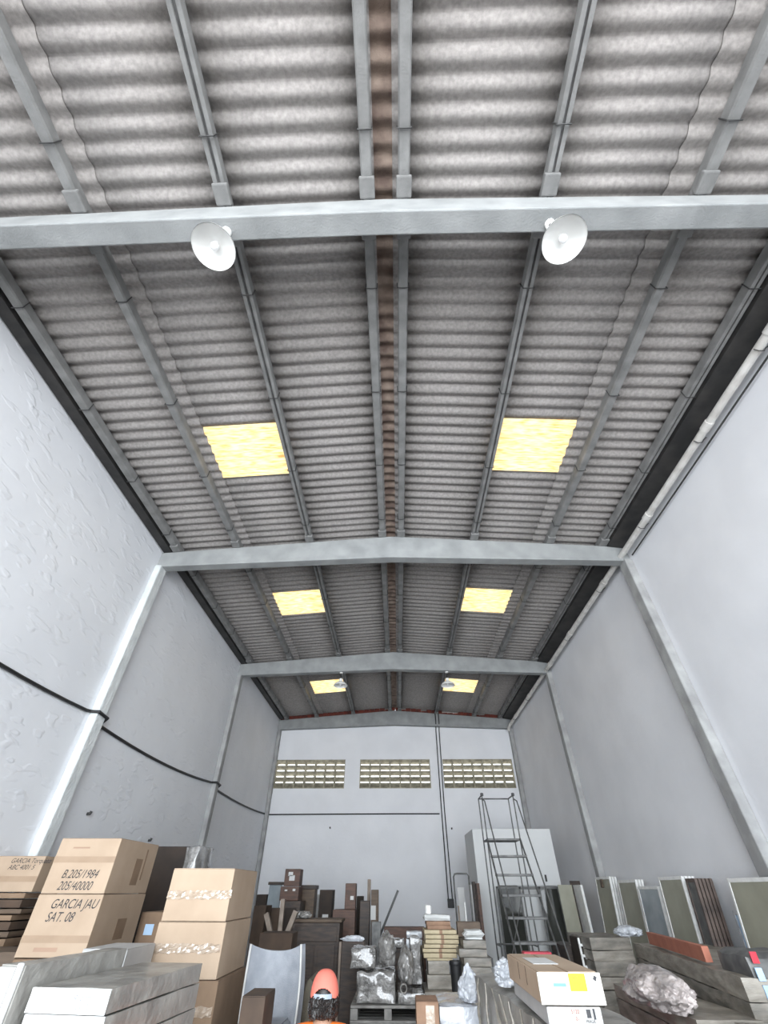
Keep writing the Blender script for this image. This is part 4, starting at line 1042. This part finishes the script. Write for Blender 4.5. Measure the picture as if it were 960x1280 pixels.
# lattice crate side beside it
a = at(722, 1172, Y=8.3); b = at(737, 1172, Y=8.3)
root = thing('lattice_crate', 'dark crate with woven lattice side, left of the rear slab stack', 'crate', (a.x, 8.3, 0))
w = MB(); W_ = b.x-a.x
for k in range(4): w.box((W_*k/3-.012, -.03, 0), (W_*k/3+.012, -.01, a.z))
for k in range(16): w.box((-.012, -.045, a.z*k/16+.02), (W_+.012, -.03, a.z*k/16+.045))
w.build('lattice', M_alu, root); MB().box((0, 0, 0), (W_, .4, a.z), bev=.01).build('body', M_black_card, root)
a = at(702, 1180, Y=9.0); b = at(722, 1180, Y=9.0)
wrapped('dark_bundle', 'dark brown bundle lying left of the lattice crate', (a.x, 8.75, 0), b.x-a.x, .8, a.z, M_dwood, amp=.01, cat='bundle', res=.1)
tag(MB().box((at(655, 1193, Y=7.0).x, 7.0, 0), (at(690, 1193, Y=7.0).x, 7.12, zat(670, 1190, 7.0)), bev=.01).build('red_board', M_red), 'dark red board end showing behind the cream-ended carton', 'board')
# long side block
P0 = at(925, 1222, Z=1.6); P1 = at(790, 1178, Z=1.6)
rzl = math.atan2(-(P1.x-P0.x), P1.y-P0.y)
Ln = (P1-P0).length
zt = slabstack('long grey brown slab pack, %s in the stack along the right wall', P0.x, P0.y, .95, Ln, 0, [.45, .40, .14, .12, .11, .13, .12, .13], [M_slate, M_slate2, M_slate], rzl, 'long slab packs by the right wall', amp=.012)
# terracotta board lying on it
Q0 = at(877, 1188, Z=zt+.10); Q1 = at(805, 1168, Z=zt+.10)
rq = math.atan2(-(Q1.x-Q0.x), Q1.y-Q0.y); Lq = (Q1-Q0).length
root = thing('terracotta_board', 'terracotta coloured board lying on the long slab packs', 'board', (Q0.x+.03, Q0.y+.05, zt+.02), rq)
MB().box((0, 0, 0), (.06, Lq-.1, .105), bev=.004).build('board', M_terra, root)
# front end packs, stickers
x8 = at(895, 1232, Y=4.6).x
z8 = zat(920, 1226, 4.55)
# low ledge with the cloudy bundle
R0 = at(870, 1275, Z=1.39); R1 = at(765, 1228, Z=1.39)
rzl2 = math.atan2(-(R1.x-R0.x), R1.y-R0.y)
Lr = (R1-R0).length
zt3 = slabstack('grey slab pack, %s in the low stack under the cloudy bundle', R0.x, R0.y-.0, .50, Lr, 0, [.5, .45, .12, .10, .12, .10], [M_slate, M_slate2], rzl2, 'low slab stack under the bundle')
bb = at(828, 1258, Z=zt3)
o = blob('wrapped_bundle', 'cloudy pinkish plastic wrapped bundle lying on the low slab stack', (at(822, 1240, Z=zt3+.08).x+.0, at(822, 1240, Z=zt3+.08).y, zt3+.004), (.20, .47, .125), M_pinkwrap, amp=.25, freq=2.0, seed=23, cat='bundle', rz=rzl2)
o.data.materials[0] = M_pinkwrap
# near right end packs
xn = at(905, 1240, Y=4.35).x
zt4 = slabstack('pale brown slab pack, %s in the nearest stack at the right edge', xn, 3.75, .9, .8, 0, [.5, .5, .22, .10, .12], [M_slate2, M_slate], R(-6), 'nearest slab packs at the right edge')
# dark sack with labels at the far right edge
a = at(934, 1192, Y=4.9)
o = wrapped('dark_sack', 'dark sack with red and pale blue labels at the right edge of the picture', (a.x, 4.95, 0), .5, .5, a.z, M_steel, amp=.012, cat='sack', res=.06, bev=.03, seed=40, rz=R(-4))
for (u0, v0, u1, v1, mt_, nm) in ((934, 1189, 948, 1204, M_red, 'red_label'), (941, 1209, 956, 1226, M_lblue, 'label'), (951, 1231, 968, 1252, M_lblue, 'label')):
    p = at(u0, v0, Y=4.94); q = at(u1, v1, Y=4.94)
    MB().box((p.x-a.x, -.035, q.z), (q.x-a.x, -.022, p.z), bev=.002).build(nm, mt_, o)
